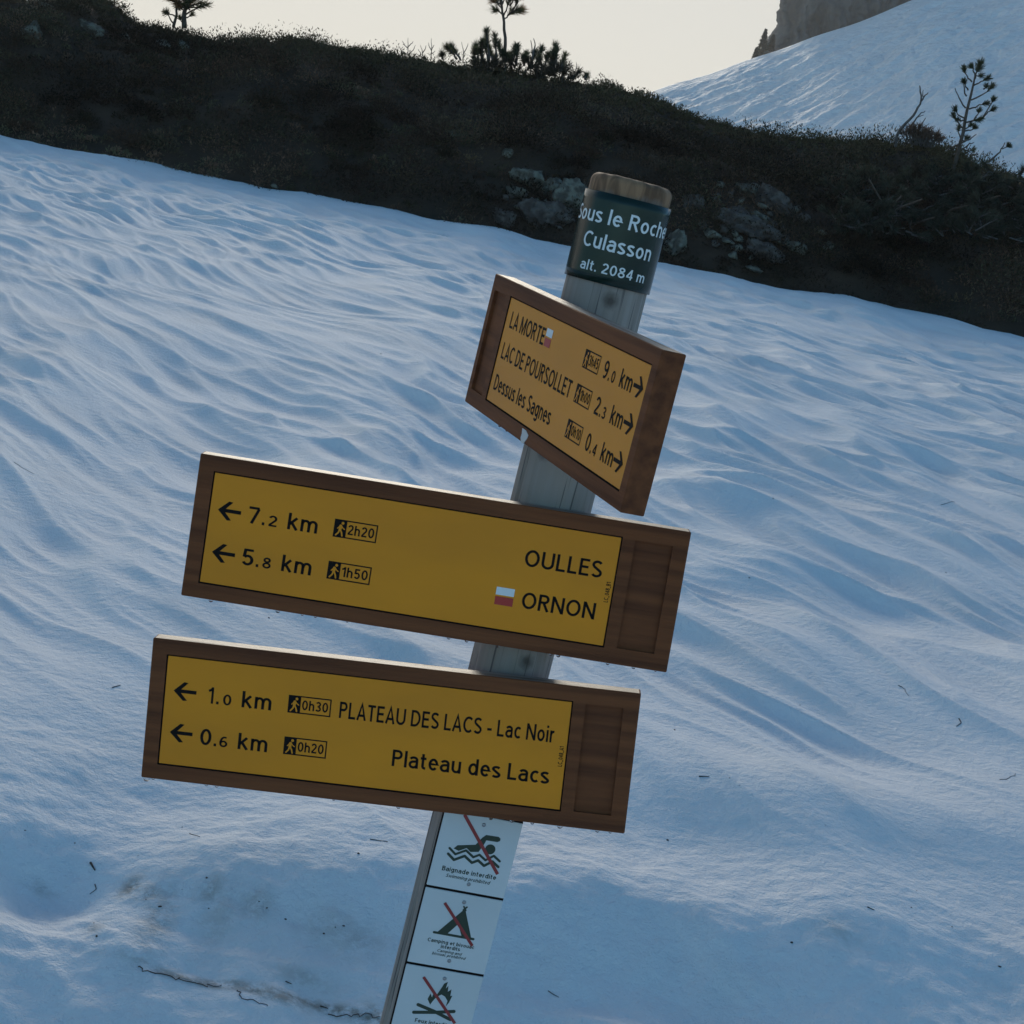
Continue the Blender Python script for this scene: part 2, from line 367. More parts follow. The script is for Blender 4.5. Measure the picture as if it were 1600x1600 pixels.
# wide snow-covered ground out to the horizon
rr = np.array([0, 30, 70, 150, 300, 500, 700]); th = np.linspace(0, 2*np.pi, 65)[:-1]
gv = [(0, 0, -10)] + [(r*math.cos(t), r*math.sin(t), -10-.002*r) for r in rr[1:] for t in th]
gf = [(0, 1+i, 1+(i+1) % 64) for i in range(64)]
for k in range(len(rr)-2):
    for i in range(64):
        a_ = 1+k*64; b_ = a_+64; gf.append((a_+i, b_+i, b_+(i+1) % 64, a_+(i+1) % 64))
tag(link('ground', mesh_np('ground', gv, gf), M_far), kind='structure')
# the rock wall rising behind the snow mountain's crest
cpt = [at(1178, 93, YM+8), at(1196, 70, YM+8), at(1212, 48, YM+8), at(1224, 28, YM+8), at(1229, 0, YM+8), at(1234, -40, YM+8), at(1246, -95, YM+8), at(1272, -170, YM+8), at(1310, -240, YM+8)]
cz = np.array([p[2] for p in cpt]); cxl = np.array([p[0] for p in cpt])
nu, nv = 380, 260
uz = np.linspace(0, 1, nu); vz = np.linspace(0, 1, nv)
VZ, UZ = np.meshgrid(vz, uz, indexing='ij')
z0 = cz[0]-6; z1 = cz[-1]; ZZ = z0+(z1-z0)*VZ
xl = np.interp(ZZ, cz, cxl)
XX = xl + UZ**1.3*85
YY = YM+8 + 5*np.abs(1-UZ*12).clip(0, 1)**2*(UZ < .083) + ZZ*.10 - 3*UZ
n_ = 2.4*fbm(XX*.10, ZZ*.05, 91, 6) - 2.2*np.abs(perlin(XX*.30+ZZ*.06, ZZ*.11, 95)) - 1.1*np.abs(perlin(XX*.8+ZZ*.2, ZZ*.33, 96)) + .35*fbm(XX*1.1, ZZ*.8, 97, 3)
YY = YY + n_; XX = XX + .35*fbm(ZZ*.6, ZZ*0+UZ*9, 92, 3)
fv = np.stack([XX, YY, ZZ], -1).reshape(-1, 3); bv = fv.copy(); bv[:, 1] = bv[:, 1]+38; bv[:, 0] += 9 + bv[:, 0]*.04 
ic = np.arange(nu*nv).reshape(nv, nu)
fq = np.stack([ic[:-1, :-1], ic[:-1, 1:], ic[1:, 1:], ic[1:, :-1]], -1).reshape(-1, 4); nb = nu*nv
ring = np.concatenate([ic[0, :], ic[1:, -1], ic[-1, -2::-1], ic[-2:0:-1, 0]])
r2 = np.roll(ring, -1)
side = np.stack([ring, ring+nb, r2+nb, r2], -1)
tag(link('cliff', mesh_np('cliff', np.concatenate([fv, bv]), np.concatenate([fq, fq[:, ::-1]+nb, side])), M_cliff), kind='structure')

# ------------------------------------------------------------------ rocks on the bank
def rock_mesh(rx, ry_, rz, seed, rough=.28):
    bm = bmesh.new(); bmesh.ops.create_icosphere(bm, subdivisions=5 if rx > .1 else 3, radius=1)
    rg = np.random.default_rng(seed)
    P = np.array([v.co[:] for v in bm.verts])
    planes = unit(rg.normal(size=(13, 3))); dd = rg.uniform(.45, .88, 13)
    for pn, dk in zip(planes, dd):                     # split faces
        s = P@pn; P = P - np.clip(s-dk, 0, None)[:, None]*pn*.97
    n = fbm(P[:, 0]*2.3+seed, P[:, 1]*2.3+P[:, 2]*1.7, seed, 5)*rough*.6 - .16*np.abs(perlin(P[:, 0]*3.1+P[:, 2]*1.1, P[:, 2]*3.4+P[:, 1]*1.3, seed+7))
    n = np.round(n*14)/14*.5+n*.5
    P = P*(1+n[:, None])*np.array([rx, ry_, rz])
    for v, p in zip(bm.verts, P): v.co = p
    me = bpy.data.meshes.new('rock'); bm.to_mesh(me); bm.free()
    me.polygons.foreach_set('use_smooth', np.full(len(me.polygons), True)); return me
def on_bank(px, py, fn=ridge_z):
    d = ray(px, py); s = np.linspace(15, 27, 5000); P = CAM[None]+d[None]*s[:, None]
    z = fn(P[:, 0], P[:, 1]); i = int(np.argmax(P[:, 2] < z)); return P[i] if (P[:, 2] < z).any() else at(px, py, YR)
PXM = 20.0/F                                           # metres per photo pixel on the bank
ROCKS = [  # px, py, half width px, half height px, material, label
 (888, 318, 40, 34, 0, 'broad grey lichen-covered rock slab on the bank just left of the post top'),
 (862, 296, 26, 20, 0, 'angular grey rock wedged between the lichen slab and the pale capping rock'),
 (868, 342, 28, 20, 1, 'dark cracked rock under the lichen slab beside the post'),
 (832, 282, 32, 22, 0, 'pale lichen-spotted rock capping the outcrop left of the post top'),
 (812, 302, 20, 10, 0, 'small pale ledge rock with dark holes left of the lichen outcrop'),
 (838, 335, 36, 26, 1, 'dark grey rock under the lichen outcrop near the snow edge'),
 (793, 345, 22, 16, 1, 'low brown-grey rock at the left foot of the lichen outcrop'),
 (794, 242, 9, 8, 0, 'small white stone standing out of dark heath above the lichen outcrop'),
 (1052, 385, 22, 28, 0, 'mossy speckled rock at the snow edge just right of the green band'),
 (1172, 300, 26, 14, 0, 'pale grey rock topping the rock pile right of the post'),
 (1206, 318, 40, 20, 1, 'smooth reddish-grey slab in the upper right of the rock pile'),
 (1190, 343, 26, 9, 0, 'flat pale rock jutting from the middle of the rock pile'),
 (1148, 345, 40, 20, 1, 'large reddish rock face in the middle left of the rock pile'),
 (1180, 366, 42, 18, 1, 'dark reddish slab below the flat pale rock of the pile'),
 (1110, 368, 16, 9, 0, 'small whitish stone at the left foot of the rock pile'),
 (1190, 398, 40, 16, 1, 'low dark rock at the bottom of the rock pile by the snow'),
 (1240, 388, 22, 10, 0, 'knobbly light stone at the lower right of the rock pile'),
 (1296, 386, 10, 8, 0, 'lone small tan stone right of the rock pile'),
 (1082, 318, 22, 14, 1, 'dull brown rock upper left of the rock pile beside the post'),
 (1175, 421, 18, 5, 0, 'thin pale stone lying on the snow edge below the rock pile'),
 (142, 46, 20, 12, 0, 'grey boulder high on the left end of the ridge'),
 (198, 60, 9, 6, 0, 'small rounded stone on the left ridge below the crest rock'),
 (258, 74, 14, 8, 0, 'left one of two pale stones below the bushy pine on the ridge'),
 (288, 73, 13, 8, 0, 'right one of two pale stones below the bushy pine on the ridge'),
 (52, 50, 18, 20, 0, 'crumbly pale outcrop near the left edge of the ridge'),
 (78, 16, 22, 7, 0, 'flat stone near the top left corner of the ridge'),
 (708, 212, 8, 5, 0, 'tiny pale stone in dark heath below the dwarf pine clump'),
 (262, 265, 12, 4, 0, 'pinkish flat stone at the snow edge on the left'),
 (645, 344, 12, 6, 0, 'small pale stone at the snow edge left of the lichen outcrop'),
 (430, 292, 8, 4, 0, 'tiny grey stone at the snow edge, left of centre'),
]
RR_ = np.random.default_rng(77)
RUB = []
while len(RUB) < 64:
    if len(RUB) < 46: a_, b_ = RR_.normal(1180, 52), RR_.normal(352, 30); lb = 'small rough rubble stone among the rock pile right of the post'; gp = 'rubble in the rock pile right of the post'; ok = 285 < b_ < 300+(a_-1080)*.13+105 and 1075 < a_ < 1300
    else: a_, b_ = RR_.normal(838, 32), RR_.normal(325, 26); lb = 'small rough rubble stone round the lichen outcrop left of the post'; gp = 'rubble round the lichen outcrop'; ok = 265 < b_ < 362 and a_ < 895
    if ok: RUB.append((a_, b_, RR_.uniform(4, 13), RR_.uniform(3, 8), int(RR_.random() < .55), lb, gp))
for i, (px, py, hw, hh, mk, lab, *gp) in enumerate([r + ('rocks on the bank',) for r in ROCKS] + RUB):
    p = on_bank(px, py); k = p[1]/F
    me = rock_mesh(hw*k*1.15, max(hw, hh)*k*.8, hh*k*1.2, 100+i)
    o = link('rock', me, [M_rock, M_rock2][mk], None, Matrix.Translation(Vector(p)+Vector((0, -.045, .01))) @ Matrix.Rotation(R(10+random.uniform(-8, 12)), 4, 'Y') @ Matrix.Rotation(random.uniform(-.3, .3), 4, 'Z'))
    tag(o, lab, 'rock', gp[0])

# ------------------------------------------------------------------ trees and shrubs on the ridge
def tube(pts, rad, seg=6):
    """tapered tube through 3D points -> verts, quads"""
    pts = np.asarray(pts, float); n = len(pts); T = np.gradient(pts, axis=0) if n > 2 else np.repeat((pts[1:]-pts[:1]), 2, 0)
    T = unit(T); V = []; ref = np.array([.31, .9, .2])
    A = unit(np.cross(T, ref)); B = np.cross(T, A)
    th = np.linspace(0, 2*np.pi, seg, endpoint=False)
    for i in range(n):
        V.append(pts[i]+rad[i]*(np.cos(th)[:, None]*A[i]+np.sin(th)[:, None]*B[i]))
    V = np.concatenate(V); Fq = []
    for i in range(n-1):
        for j in range(seg): Fq.append((i*seg+j, i*seg+(j+1) % seg, (i+1)*seg+(j+1) % seg, (i+1)*seg+j))
    return V, np.array(Fq)
class MB:
    def __init__(s): s.v = []; s.f = []; s.c = []; s.n = 0
    def add(s, v, f, c=None):
        s.v.append(v); s.f.append(f+s.n); s.n += len(v)
        if c is not None: s.c.append(c)
    def build(s, name, m, parent=None, smooth=True):
        me = mesh_np(name, np.concatenate(s.v), np.concatenate(s.f), smooth)
        if s.c: color_attr(me, np.concatenate(s.c))
        return link(name, me, m, parent)
RT = np.random.default_rng(5)
def smooth_line(pts, n=8):
    pts = np.asarray(pts, float); t = np.linspace(0, 1, len(pts)); q = np.linspace(0, 1, max(n, len(pts)))
    return np.stack([np.interp(q, t, pts[:, k]) for k in range(3)], -1)
def tuft(mb, p, q, n=70, L=.06, spread=.9, col=(.04, .055, .03), wd=.0045, dev=.3):
    n = int(n*1.5); L = L*1.2; wd = wd*1.15
    """needles bristling round a shoot from p to q"""
    p = np.asarray(p, float); q = np.asarray(q, float); ax = unit(q-p)
    t = RT.random(n)**.8; c = p+(q-p)*t[:, None]
    d = unit(ax + unit(RT.normal(size=(n, 3)))*spread)
    sd = unit(np.cross(d, RT.normal(size=(n, 3))))
    L_ = L*RT.uniform(.7, 1.15, n)
    a = c-sd*wd*.5; b = c+sd*wd*.5; e = c+d*L_[:, None]+sd*wd*.15; g = c+d*L_[:, None]-sd*wd*.15
    v = np.stack([a, b, e, g], 1).reshape(-1, 3); f = np.arange(4*n).reshape(-1, 4)
    cc = np.asarray(col)*RT.uniform(.6, 1.5, (n, 1)); mb.add(v, f, cc)
def limb(mb, pxs, Y, r0, r1, n=8, dy=0.0, curve=.0):
    pts = np.array([at(a, b, Y+dy*i/(max(1, len(pxs)-1))) for i, (a, b) in enumerate(pxs)])
    pts = smooth_line(pts, n); pts[1:-1] += RT.normal(size=pts[1:-1].shape)*min(r0*.4, .0035)
    v, f = tube(pts, np.linspace(r0, r1, len(pts))); mb.add(v, f); return pts
GREEN = (.06, .075, .038); BROWN = (.30, .15, .055); OLIVE = (.12, .115, .05)
def Z3(a, b): return (1100+a/3.2, b/3.2)          # positions read off enlarged views of the photograph
def Z2(a, b): return (560+a/2.667, b/2.667)
def Z1(a, b): return (a/2.667, b/2.667)

# young pine at the right
Yp = 20.6
r0 = at(*Z3(1245, 850), Yp)
t = empty('young_pine', r0, 'spindly young pine with sparse needle tufts at the right of the ridge', 'tree')
mb = MB(); limb(mb, [Z3(1245, 850), Z3(1275, 745), Z3(1310, 590), Z3(1335, 470), Z3(1352, 400), Z3(1370, 335)], Yp, .024, .006, 14)
mb.build('trunk', M_bark, t)
nb_ = MB(); bb = MB()
BR = [([(1308, 540), (1275, 490), (1255, 440)], None), ([(1312, 612), (1390, 590), (1440, 515)], (1446, 500)), ([(1335, 500), (1385, 478), (1412, 462)], (1440, 432)),
      ([(1300, 590), (1270, 570)], (1258, 545)), ([(1285, 715), (1330, 695), (1362, 672)], None), ([(1325, 545), (1375, 525)], (1410, 518)), ([(1340, 410), (1312, 380)], (1300, 345)),
      ([(1345, 430), (1385, 410)], (1420, 392)), ([(1352, 395), (1365, 380)], (1385, 378)), ([(1355, 380), (1345, 350)], (1340, 335)), ([(1312, 480), (1298, 440), (1300, 400)], None),
      ([(1320, 450), (1305, 430)], (1300, 408)), ([(1395, 590), (1420, 560)], (1446, 545)), ([(1350, 600), (1368, 575)], (1375, 555)), ([(1292, 640), (1262, 605)], (1248, 578)),
      ([(1290, 655), (1315, 640)], (1332, 625)), ([(1305, 655), (1335, 650)], (1350, 640)), ([(1283, 700), (1300, 700)], (1312, 690)), ([(1275, 745), (1330, 755)], (1345, 748)),
      ([(1285, 690), (1275, 670)], (1273, 640)), ([(1275, 720), (1245, 735), (1215, 745)], None), ([(1300, 600), (1283, 605)], (1270, 598)), ([(1400, 445), (1405, 440)], (1412, 430)), ([(1395, 590), (1330, 610)], (1380, 596)), ([(1290, 745), (1330, 720), (1350, 712)], None)]
for pl, tip in BR:
    dy = RT.uniform(-.18, .18); q = [Z3(*a) for a in pl]
    if tip: q.append(Z3(*tip))
    bb = MB(); pts = limb(bb, q, Yp, .009, .004, 7, dy); bb.build('branch', M_bark, t)
    if tip: tuft(nb_, pts[-3], pts[-1]+(pts[-1]-pts[-2])*.2, 80, .050, .75, GREEN, .006)
top = at(*Z3(1370, 335), Yp); tuft(nb_, top-np.array([0, 0, .06]), top+np.array([.02, 0, .04]), 160, .065, .9, GREEN, .006)
nb_.build('needles', M_needle, t, False)

# bare dead stem
r0 = at(*Z3(957, 735), 20.9)
t = empty('dead_sapling', r0, 'bare curved dead sapling with forked tip left of the spindly pine', 'tree')
mb = MB(); limb(mb, [Z3(957, 735), Z3(965, 672), Z3(1000, 625), Z3(1040, 588), Z3(1068, 548), Z3(1086, 505), Z3(1080, 460), Z3(1078, 428)], 20.9, .020, .006, 16)
mb.build('trunk', M_dead, t)
for pl, r_a, r_b, n_, dy_ in (([(1086, 505), (1100, 478), (1120, 464)], .010, .004, 6, -.1), ([(1095, 485), (1094, 465), (1097, 450)], .006, .003, 5, 0), ([(1018, 660), (1035, 628), (1060, 590), (1085, 566), (1106, 555)], .012, .004, 9, .15),
                            ([(1070, 665), (1085, 625), (1108, 590)], .010, .004, 6, -.1), ([(1062, 588), (1080, 580), (1098, 575)], .006, .003, 5, .1)):
    mb = MB(); limb(mb, [Z3(*q) for q in pl], 20.9, r_a, r_b, n_, dy_); mb.build('branch', M_dead, t)

# leaning shoot at the far right
r0 = at(*Z3(1425, 805), 20.3)
t = empty('pine_shoot', r0, 'short leaning pine shoot with one dark tuft right of the spindly pine', 'plant')
mb = MB(); limb(mb, [Z3(1425, 805), Z3(1475, 768), Z3(1505, 712)], 20.3, .012, .004, 8); p = limb(mb, [Z3(1490, 745), Z3(1505, 738), Z3(1520, 730)], 20.3, .006, .004, 5)
mb.build('stem', M_bark, t); nb_ = MB(); tuft(nb_, p[-2], p[-1], 110, .045, .9, GREEN, .006); nb_.build('needles', M_needle, t, False)

# reddish bush
def twig_bush(name, px0, px1, pyb, h_px, Y, n, lab, cat, col=(.13, .085, .06), L=.16, lean=0.0):
    r0 = at((px0+px1)/2, pyb, Y); t = empty(name, r0, lab, cat)
    wd = (px1-px0)*Y/F/2; mb = MB(); nb_ = MB()
    hh = h_px*Y/F
    for i in range(n):
        a = RT.uniform(0, 2*np.pi); q = RT.random()**.6
        b = r0+np.array([wd*.55*q*np.cos(a), wd*.4*q*np.sin(a), -.03])
        e = r0+np.array([wd*q*np.cos(a)*1.0+lean*hh, wd*.7*q*np.sin(a), hh*(1-.45*q*q)*RT.uniform(.6, 1.05)])
        m_ = (b+e)/2+RT.normal(size=3)*.02; pts = smooth_line([b, m_, e], 5)
        v, f = tube(pts, np.linspace(.006, .003, len(pts)), 4); mb.add(v, f)
        tuft(nb_, m_, e, 14, L*.28, .8, col, .006)
    mb.build('twig', M_dead, t); nb_.build('leaves', M_needle, t, False); return t
twig_bush('heather_bush', 1403, 1474, 224, 28, 20.9, 90, 'low reddish twiggy bush at the foot of the bare dead sapling', 'bush')
def wisp(px, pyb, lines, Y, lab):
    t = empty('bare_twig', at(px, pyb, Y), lab, 'plant'); mb = MB()
    for q in lines: limb(mb, q, Y, .006, .0025, 6, RT.uniform(-.08, .08))
    mb.build('stem', M_dead, t)
wisp(*Z2(205, 225), [[Z2(205, 228), Z2(208, 190), Z2(207, 158)], [Z2(206, 200), Z2(190, 185), Z2(183, 170)], [Z2(207, 195), Z2(222, 180), Z2(228, 172)], [Z2(200, 226), Z2(175, 205), Z2(168, 190)], [Z2(210, 225), Z2(232, 205), Z2(238, 188)]], 21.6, 'leftmost fan of thin bare twigs on the crest left of the dwarf pine')
wisp(*Z2(268, 230), [[Z2(268, 232), Z2(266, 210), Z2(258, 188)], [Z2(268, 220), Z2(280, 200), Z2(282, 190)], [Z2(262, 228), Z2(250, 205)]], 21.6, 'shortest of the bare twig fans on the crest left of the dwarf pine')
wisp(*Z2(303, 235), [[Z2(303, 238), Z2(305, 200), Z2(304, 160)], [Z2(304, 210), Z2(294, 190), Z2(292, 178)], [Z2(305, 205), Z2(316, 188)], [Z2(304, 225), Z2(320, 212)]], 21.6, 'upright bare twig fan on the crest nearest the dwarf pine clump')
wisp(*Z2(435, 255), [[Z2(436, 258), Z2(438, 215), Z2(430, 175)], [Z2(438, 225), Z2(452, 200), Z2(457, 180)], [Z2(437, 240), Z2(447, 222)]], 21.5, 'bare forked twig between two tufts of the dwarf pine')
wisp(*Z2(900, 305), [[Z2(898, 306), Z2(890, 280), Z2(888, 262)], [Z2(900, 305), Z2(908, 280), Z2(908, 260)], [Z2(905, 300), Z2(880, 290)]], 21.4, 'small pale bare twig at the right end of the dwarf pine')

# tuft-topped tall pine in the middle with the dwarf pine round it
Yb = 21.4
t = empty('slender_pine', at(*Z2(613, 235), Yb), 'slender pine with a bare trunk and needle tufts only at its top', 'tree')
mb = MB(); limb(mb, [Z2(613, 245), Z2(610, 170), Z2(605, 85), Z2(599, 35), Z2(596, -30), Z2(594, -75)], Yb, .022, .007, 14); mb.build('trunk', M_bark, t)
bb = MB(); nb_ = MB()
for pl in ([(606, 85), (622, 65), (640, 48)], [(640, 48), (655, 20), (660, -8)], [(604, 70), (620, 30), (630, 0)], [(600, 40), (585, 22), (575, 6)], [(598, 20), (610, -5), (618, -25)], [(622, 65), (645, 46), (668, 40)], [(597, 0), (580, -20), (570, -40)],
           [(596, -20), (606, -45), (612, -65)], [(600, 30), (590, 5), (588, -15)], [(655, 20), (668, 0), (674, -20)], [(594, -60), (592, -80), (592, -95)], [(603, 62), (588, 50), (572, 42)], [(600, 25), (580, 12), (562, 2)], [(640, 48), (660, 52), (676, 46)], [(630, 25), (645, 5), (650, -20)], [(598, -40), (618, -60), (640, -70)], [(596, -55), (575, -70), (560, -85)]):
    p = limb(bb, [Z2(*a) for a in pl], Yb, .010, .005, 7, RT.uniform(-.22, .22)); c = BROWN if RT.random() < .45 else OLIVE
    tuft(nb_, p[3], p[-1], 90, .085, .7, c, .005)
bb.build('branch', M_bark, t); nb_.build('needles', M_needle, t, False)

t = empty('dwarf_pine', at(*Z2(640, 275), Yb), 'clump of upright dwarf pine shoots on the crest around the slender pine', 'bush')
bb = MB(); nb_ = MB()
SH = [((425, 250), (385, 190)), ((410, 245), (365, 195)), ((500, 262), (490, 185)), ((515, 262), (515, 175)), ((545, 255), (533, 125)), ((540, 255), (525, 170)), ((575, 240), (568, 145)), ((590, 240), (585, 180)), ((560, 262), (545, 200)), ((610, 262), (600, 215)),
      ((640, 270), (655, 195)), ((660, 272), (662, 190)), ((632, 270), (635, 225)), ((690, 275), (700, 225)), ((710, 275), (702, 245)), ((735, 278), (765, 200)), ((750, 282), (755, 240)), ((775, 282), (790, 225)), ((810, 288), (822, 185)), ((815, 288), (826, 200)),
      ((805, 292), (805, 250)), ((840, 295), (862, 230)), ((850, 298), (850, 265)), ((690, 272), (688, 235)), ((530, 268), (505, 210)), ((580, 268), (570, 235)), ((720, 282), (735, 215)), ((478, 262), (485, 205)), ((600, 262), (615, 225)), ((830, 296), (812, 215)), ((945, 330), (950, 312)), ((650, 20+260), (625, 240)), ((350, 245), (348, 225))]
for a, b in SH:
    p = limb(bb, [Z2(*a), Z2((a[0]*.6+b[0]*.4), (a[1]*.5+b[1]*.5)), Z2(*b)], Yb, .014, .006, 7, RT.uniform(-.25, .2))
    ln = np.linalg.norm(p[-1]-p[0]); tuft(nb_, p[2], p[-1], int(110+260*ln), .058, .85, GREEN if RT.random() < .7 else OLIVE, .006)
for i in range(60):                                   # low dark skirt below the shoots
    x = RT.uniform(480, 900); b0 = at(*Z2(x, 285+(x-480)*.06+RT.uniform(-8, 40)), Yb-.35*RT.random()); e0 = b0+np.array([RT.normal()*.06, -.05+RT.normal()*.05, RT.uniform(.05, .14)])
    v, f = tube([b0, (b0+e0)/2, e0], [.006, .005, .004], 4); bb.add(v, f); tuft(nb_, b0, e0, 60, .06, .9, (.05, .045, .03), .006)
for pl in ([(690, 480), (698, 430), (690, 380)], [(698, 440), (740, 425), (790, 405)], [(694, 460), (665, 420), (640, 395)], [(720, 190+90), (728, 230), (718, 168)], [(724, 250), (735, 190), (730, 160)]):
    db = MB(); limb(db, [Z2(*a) for a in pl], Yb-.6 if pl[0][1] > 400 else Yb, .010, .004, 7); db.build('dead_branch', M_dead, t)
tag(bb.build('twigs', M_dead, t), kind='stuff'); nb_.build('needles', M_needle, t, False)

# bushy brown-needled pine, cut by the top of the picture
Ya = 21.6
t = empty('bushy_pine', at(*Z1(770, 110), Ya), 'small bushy pine with rusty brown needles on the left of the crest', 'tree')
mb = MB(); limb(mb, [Z1(768, 118), Z1(766, 60), Z1(780, 25), Z1(795, -30), Z1(800, -90)], Ya, .035, .010, 12); limb(mb, [Z1(722, 112), Z1(738, 62), Z1(735, 10), Z1(728, -50)], Ya, .020, .008, 10, .1)
mb.build('trunk', M_bark, t)
bb = MB(); nb_ = MB()
for k in range(58):
    up = RT.random()**.8; sx, sy = 770+RT.uniform(-40, 25)+up*10, 45-up*120
    an = RT.uniform(0, 2*np.pi); ex = sx+np.cos(an)*RT.uniform(35, 100)*(1-.3*up); ey = sy-RT.uniform(5, 45)
    p = limb(bb, [Z1(sx, sy), Z1((sx+ex)/2, (sy+ey)/2+6), Z1(ex, ey)], Ya, .010, .005, 6, np.sin(an)*.3)
    tuft(nb_, p[2], p[-1], 60, .075, .75, BROWN if RT.random() < .6 else OLIVE, .006)
for pl in ([(775, 60), (810, 40), (850, 20)], [(768, 75), (785, 72), (797, 62)], [(725, 100), (705, 70), (695, 50)], [(735, 70), (715, 60), (690, 55)], [(760, 100), (752, 80)]):
    p = limb(bb, [Z1(*a) for a in pl], Ya, .010, .005, 6); tuft(nb_, p[-3], p[-1], 50, .06, .8, OLIVE, .006)
bb.build('branch', M_bark, t); nb_.build('needles', M_needle, t, False)

# dark mountain pine sprawling over the right of the bank
t = empty('mountain_pine', on_bank(1440, 345), 'sprawling dark mountain pine on the bank below the spindly young pine', 'bush')
bb = MB(); nb_ = MB()
for k in range(330):
    px = RT.uniform(1300, 1640); f_ = (px-1300)/340; py = RT.uniform(285-12*np.sin(f_*3)+6*f_, 365+18*f_)
    p0 = on_bank(px, py)+np.array([0, -.10-.35*RT.random(), .02]); d = unit(np.array([RT.uniform(-1, .9), -.45, RT.uniform(-.15, .7)])); e = p0+d*RT.uniform(.12, .26)
    v, f = tube([p0, (p0+e)/2+RT.normal(size=3)*.015, e], [.009, .007, .004], 4); bb.add(v, f)
    tuft(nb_, p0+(e-p0)*.3, e, 80, .075, .7, (.052, .062, .045), .005)
for k in range(8):
    p0 = on_bank(RT.uniform(1330, 1560), RT.uniform(330, 385)); e = p0+np.array([RT.uniform(-.5, .5), -.45, RT.uniform(.1, .35)])
    v, f = tube(smooth_line([p0, (p0+e)/2+RT.normal(size=3)*.06, e], 6), np.linspace(.020, .008, 6), 6); db = MB(); db.add(v, f); db.build('dead_branch', M_bark, t)
tag(bb.build('twigs', M_dead, t), kind='stuff'); nb_.build('needles', M_needle, t, False)

# far conifers beside the cliff
def conifer(px, py, hpx, Y, lab, seed):
    rg = np.random.default_rng(seed); b = at(px, py, Y); H_ = hpx*Y/F
    b = b-np.array([0, 0, .3]); t = empty('conifer', b, lab, 'tree', 'conifers beside the cliff')
    mb = MB(); v, f = tube([b, b+np.array([0, 0, H_*.5]), b+np.array([0, 0, H_])], [.16, .09, .02]); mb.add(v, f); mb.build('trunk', M_bark, t)
    nb_ = MB(); n = 900; u = rg.random(n)**.75; r_ = H_*.24*(1-u)**.8*(.6+.5*np.abs(np.sin(u*23)))*rg.random(n)**.4; a_ = rg.uniform(0, 2*np.pi, n)
    c = b+np.stack([r_*np.cos(a_), r_*np.sin(a_), H_*(.10+.90*u)-r_*.25], -1); d = unit(np.stack([np.cos(a_), np.sin(a_), -.2+0*a_], -1)+rg.normal(size=(n, 3))*.4)
    v, f = quads(c, d, unit(np.cross(d, rg.normal(size=(n, 3)))), rg.uniform(.25, .6, n), rg.uniform(.10, .25, n)); nb_.add(v, f, np.array([[.07, .075, .05]])*rg.uniform(.6, 1.4, (n, 1)))
    nb_.build('crown', M_needle, t, False)
conifer(1188, 90, 46, YM+4, 'taller pointed conifer at the left foot of the cliff', 3)
conifer(1179, 94, 22, YM+3, 'short conifer left of the pointed one below the cliff', 4)
conifer(1204, 78, 26, YM+5, 'small conifer against the cliff right of the pointed one', 6)
# thin bright valley air that veils the far mountain and cliff
def haze_box():
    bm = bmesh.new(); bmesh.ops.create_cube(bm, size=1)
    for v in bm.verts: v.co = Vector((v.co.x*1500, v.co.y*1500, -13 + (v.co.z+.5)*112))
    me = bpy.data.meshes.new('haze'); bm.to_mesh(me); bm.free()
    m_ = bpy.data.materials.new('haze'); m_.use_nodes = True; t_ = m_.node_tree; t_.nodes.clear()
    o_ = t_.nodes.new('ShaderNodeOutputMaterial'); v_ = t_.nodes.new('ShaderNodeVolumePrincipled')
    v_.inputs['Color'].default_value = (.93, .94, .95, 1); v_.inputs['Density'].default_value = HAZE; v_.inputs['Anisotropy'].default_value = .45
    t_.links.new(v_.outputs[0], o_.inputs['Volume'])
    tag(link('haze', me, m_), kind='stuff')
HAZE = .0004
haze_box()
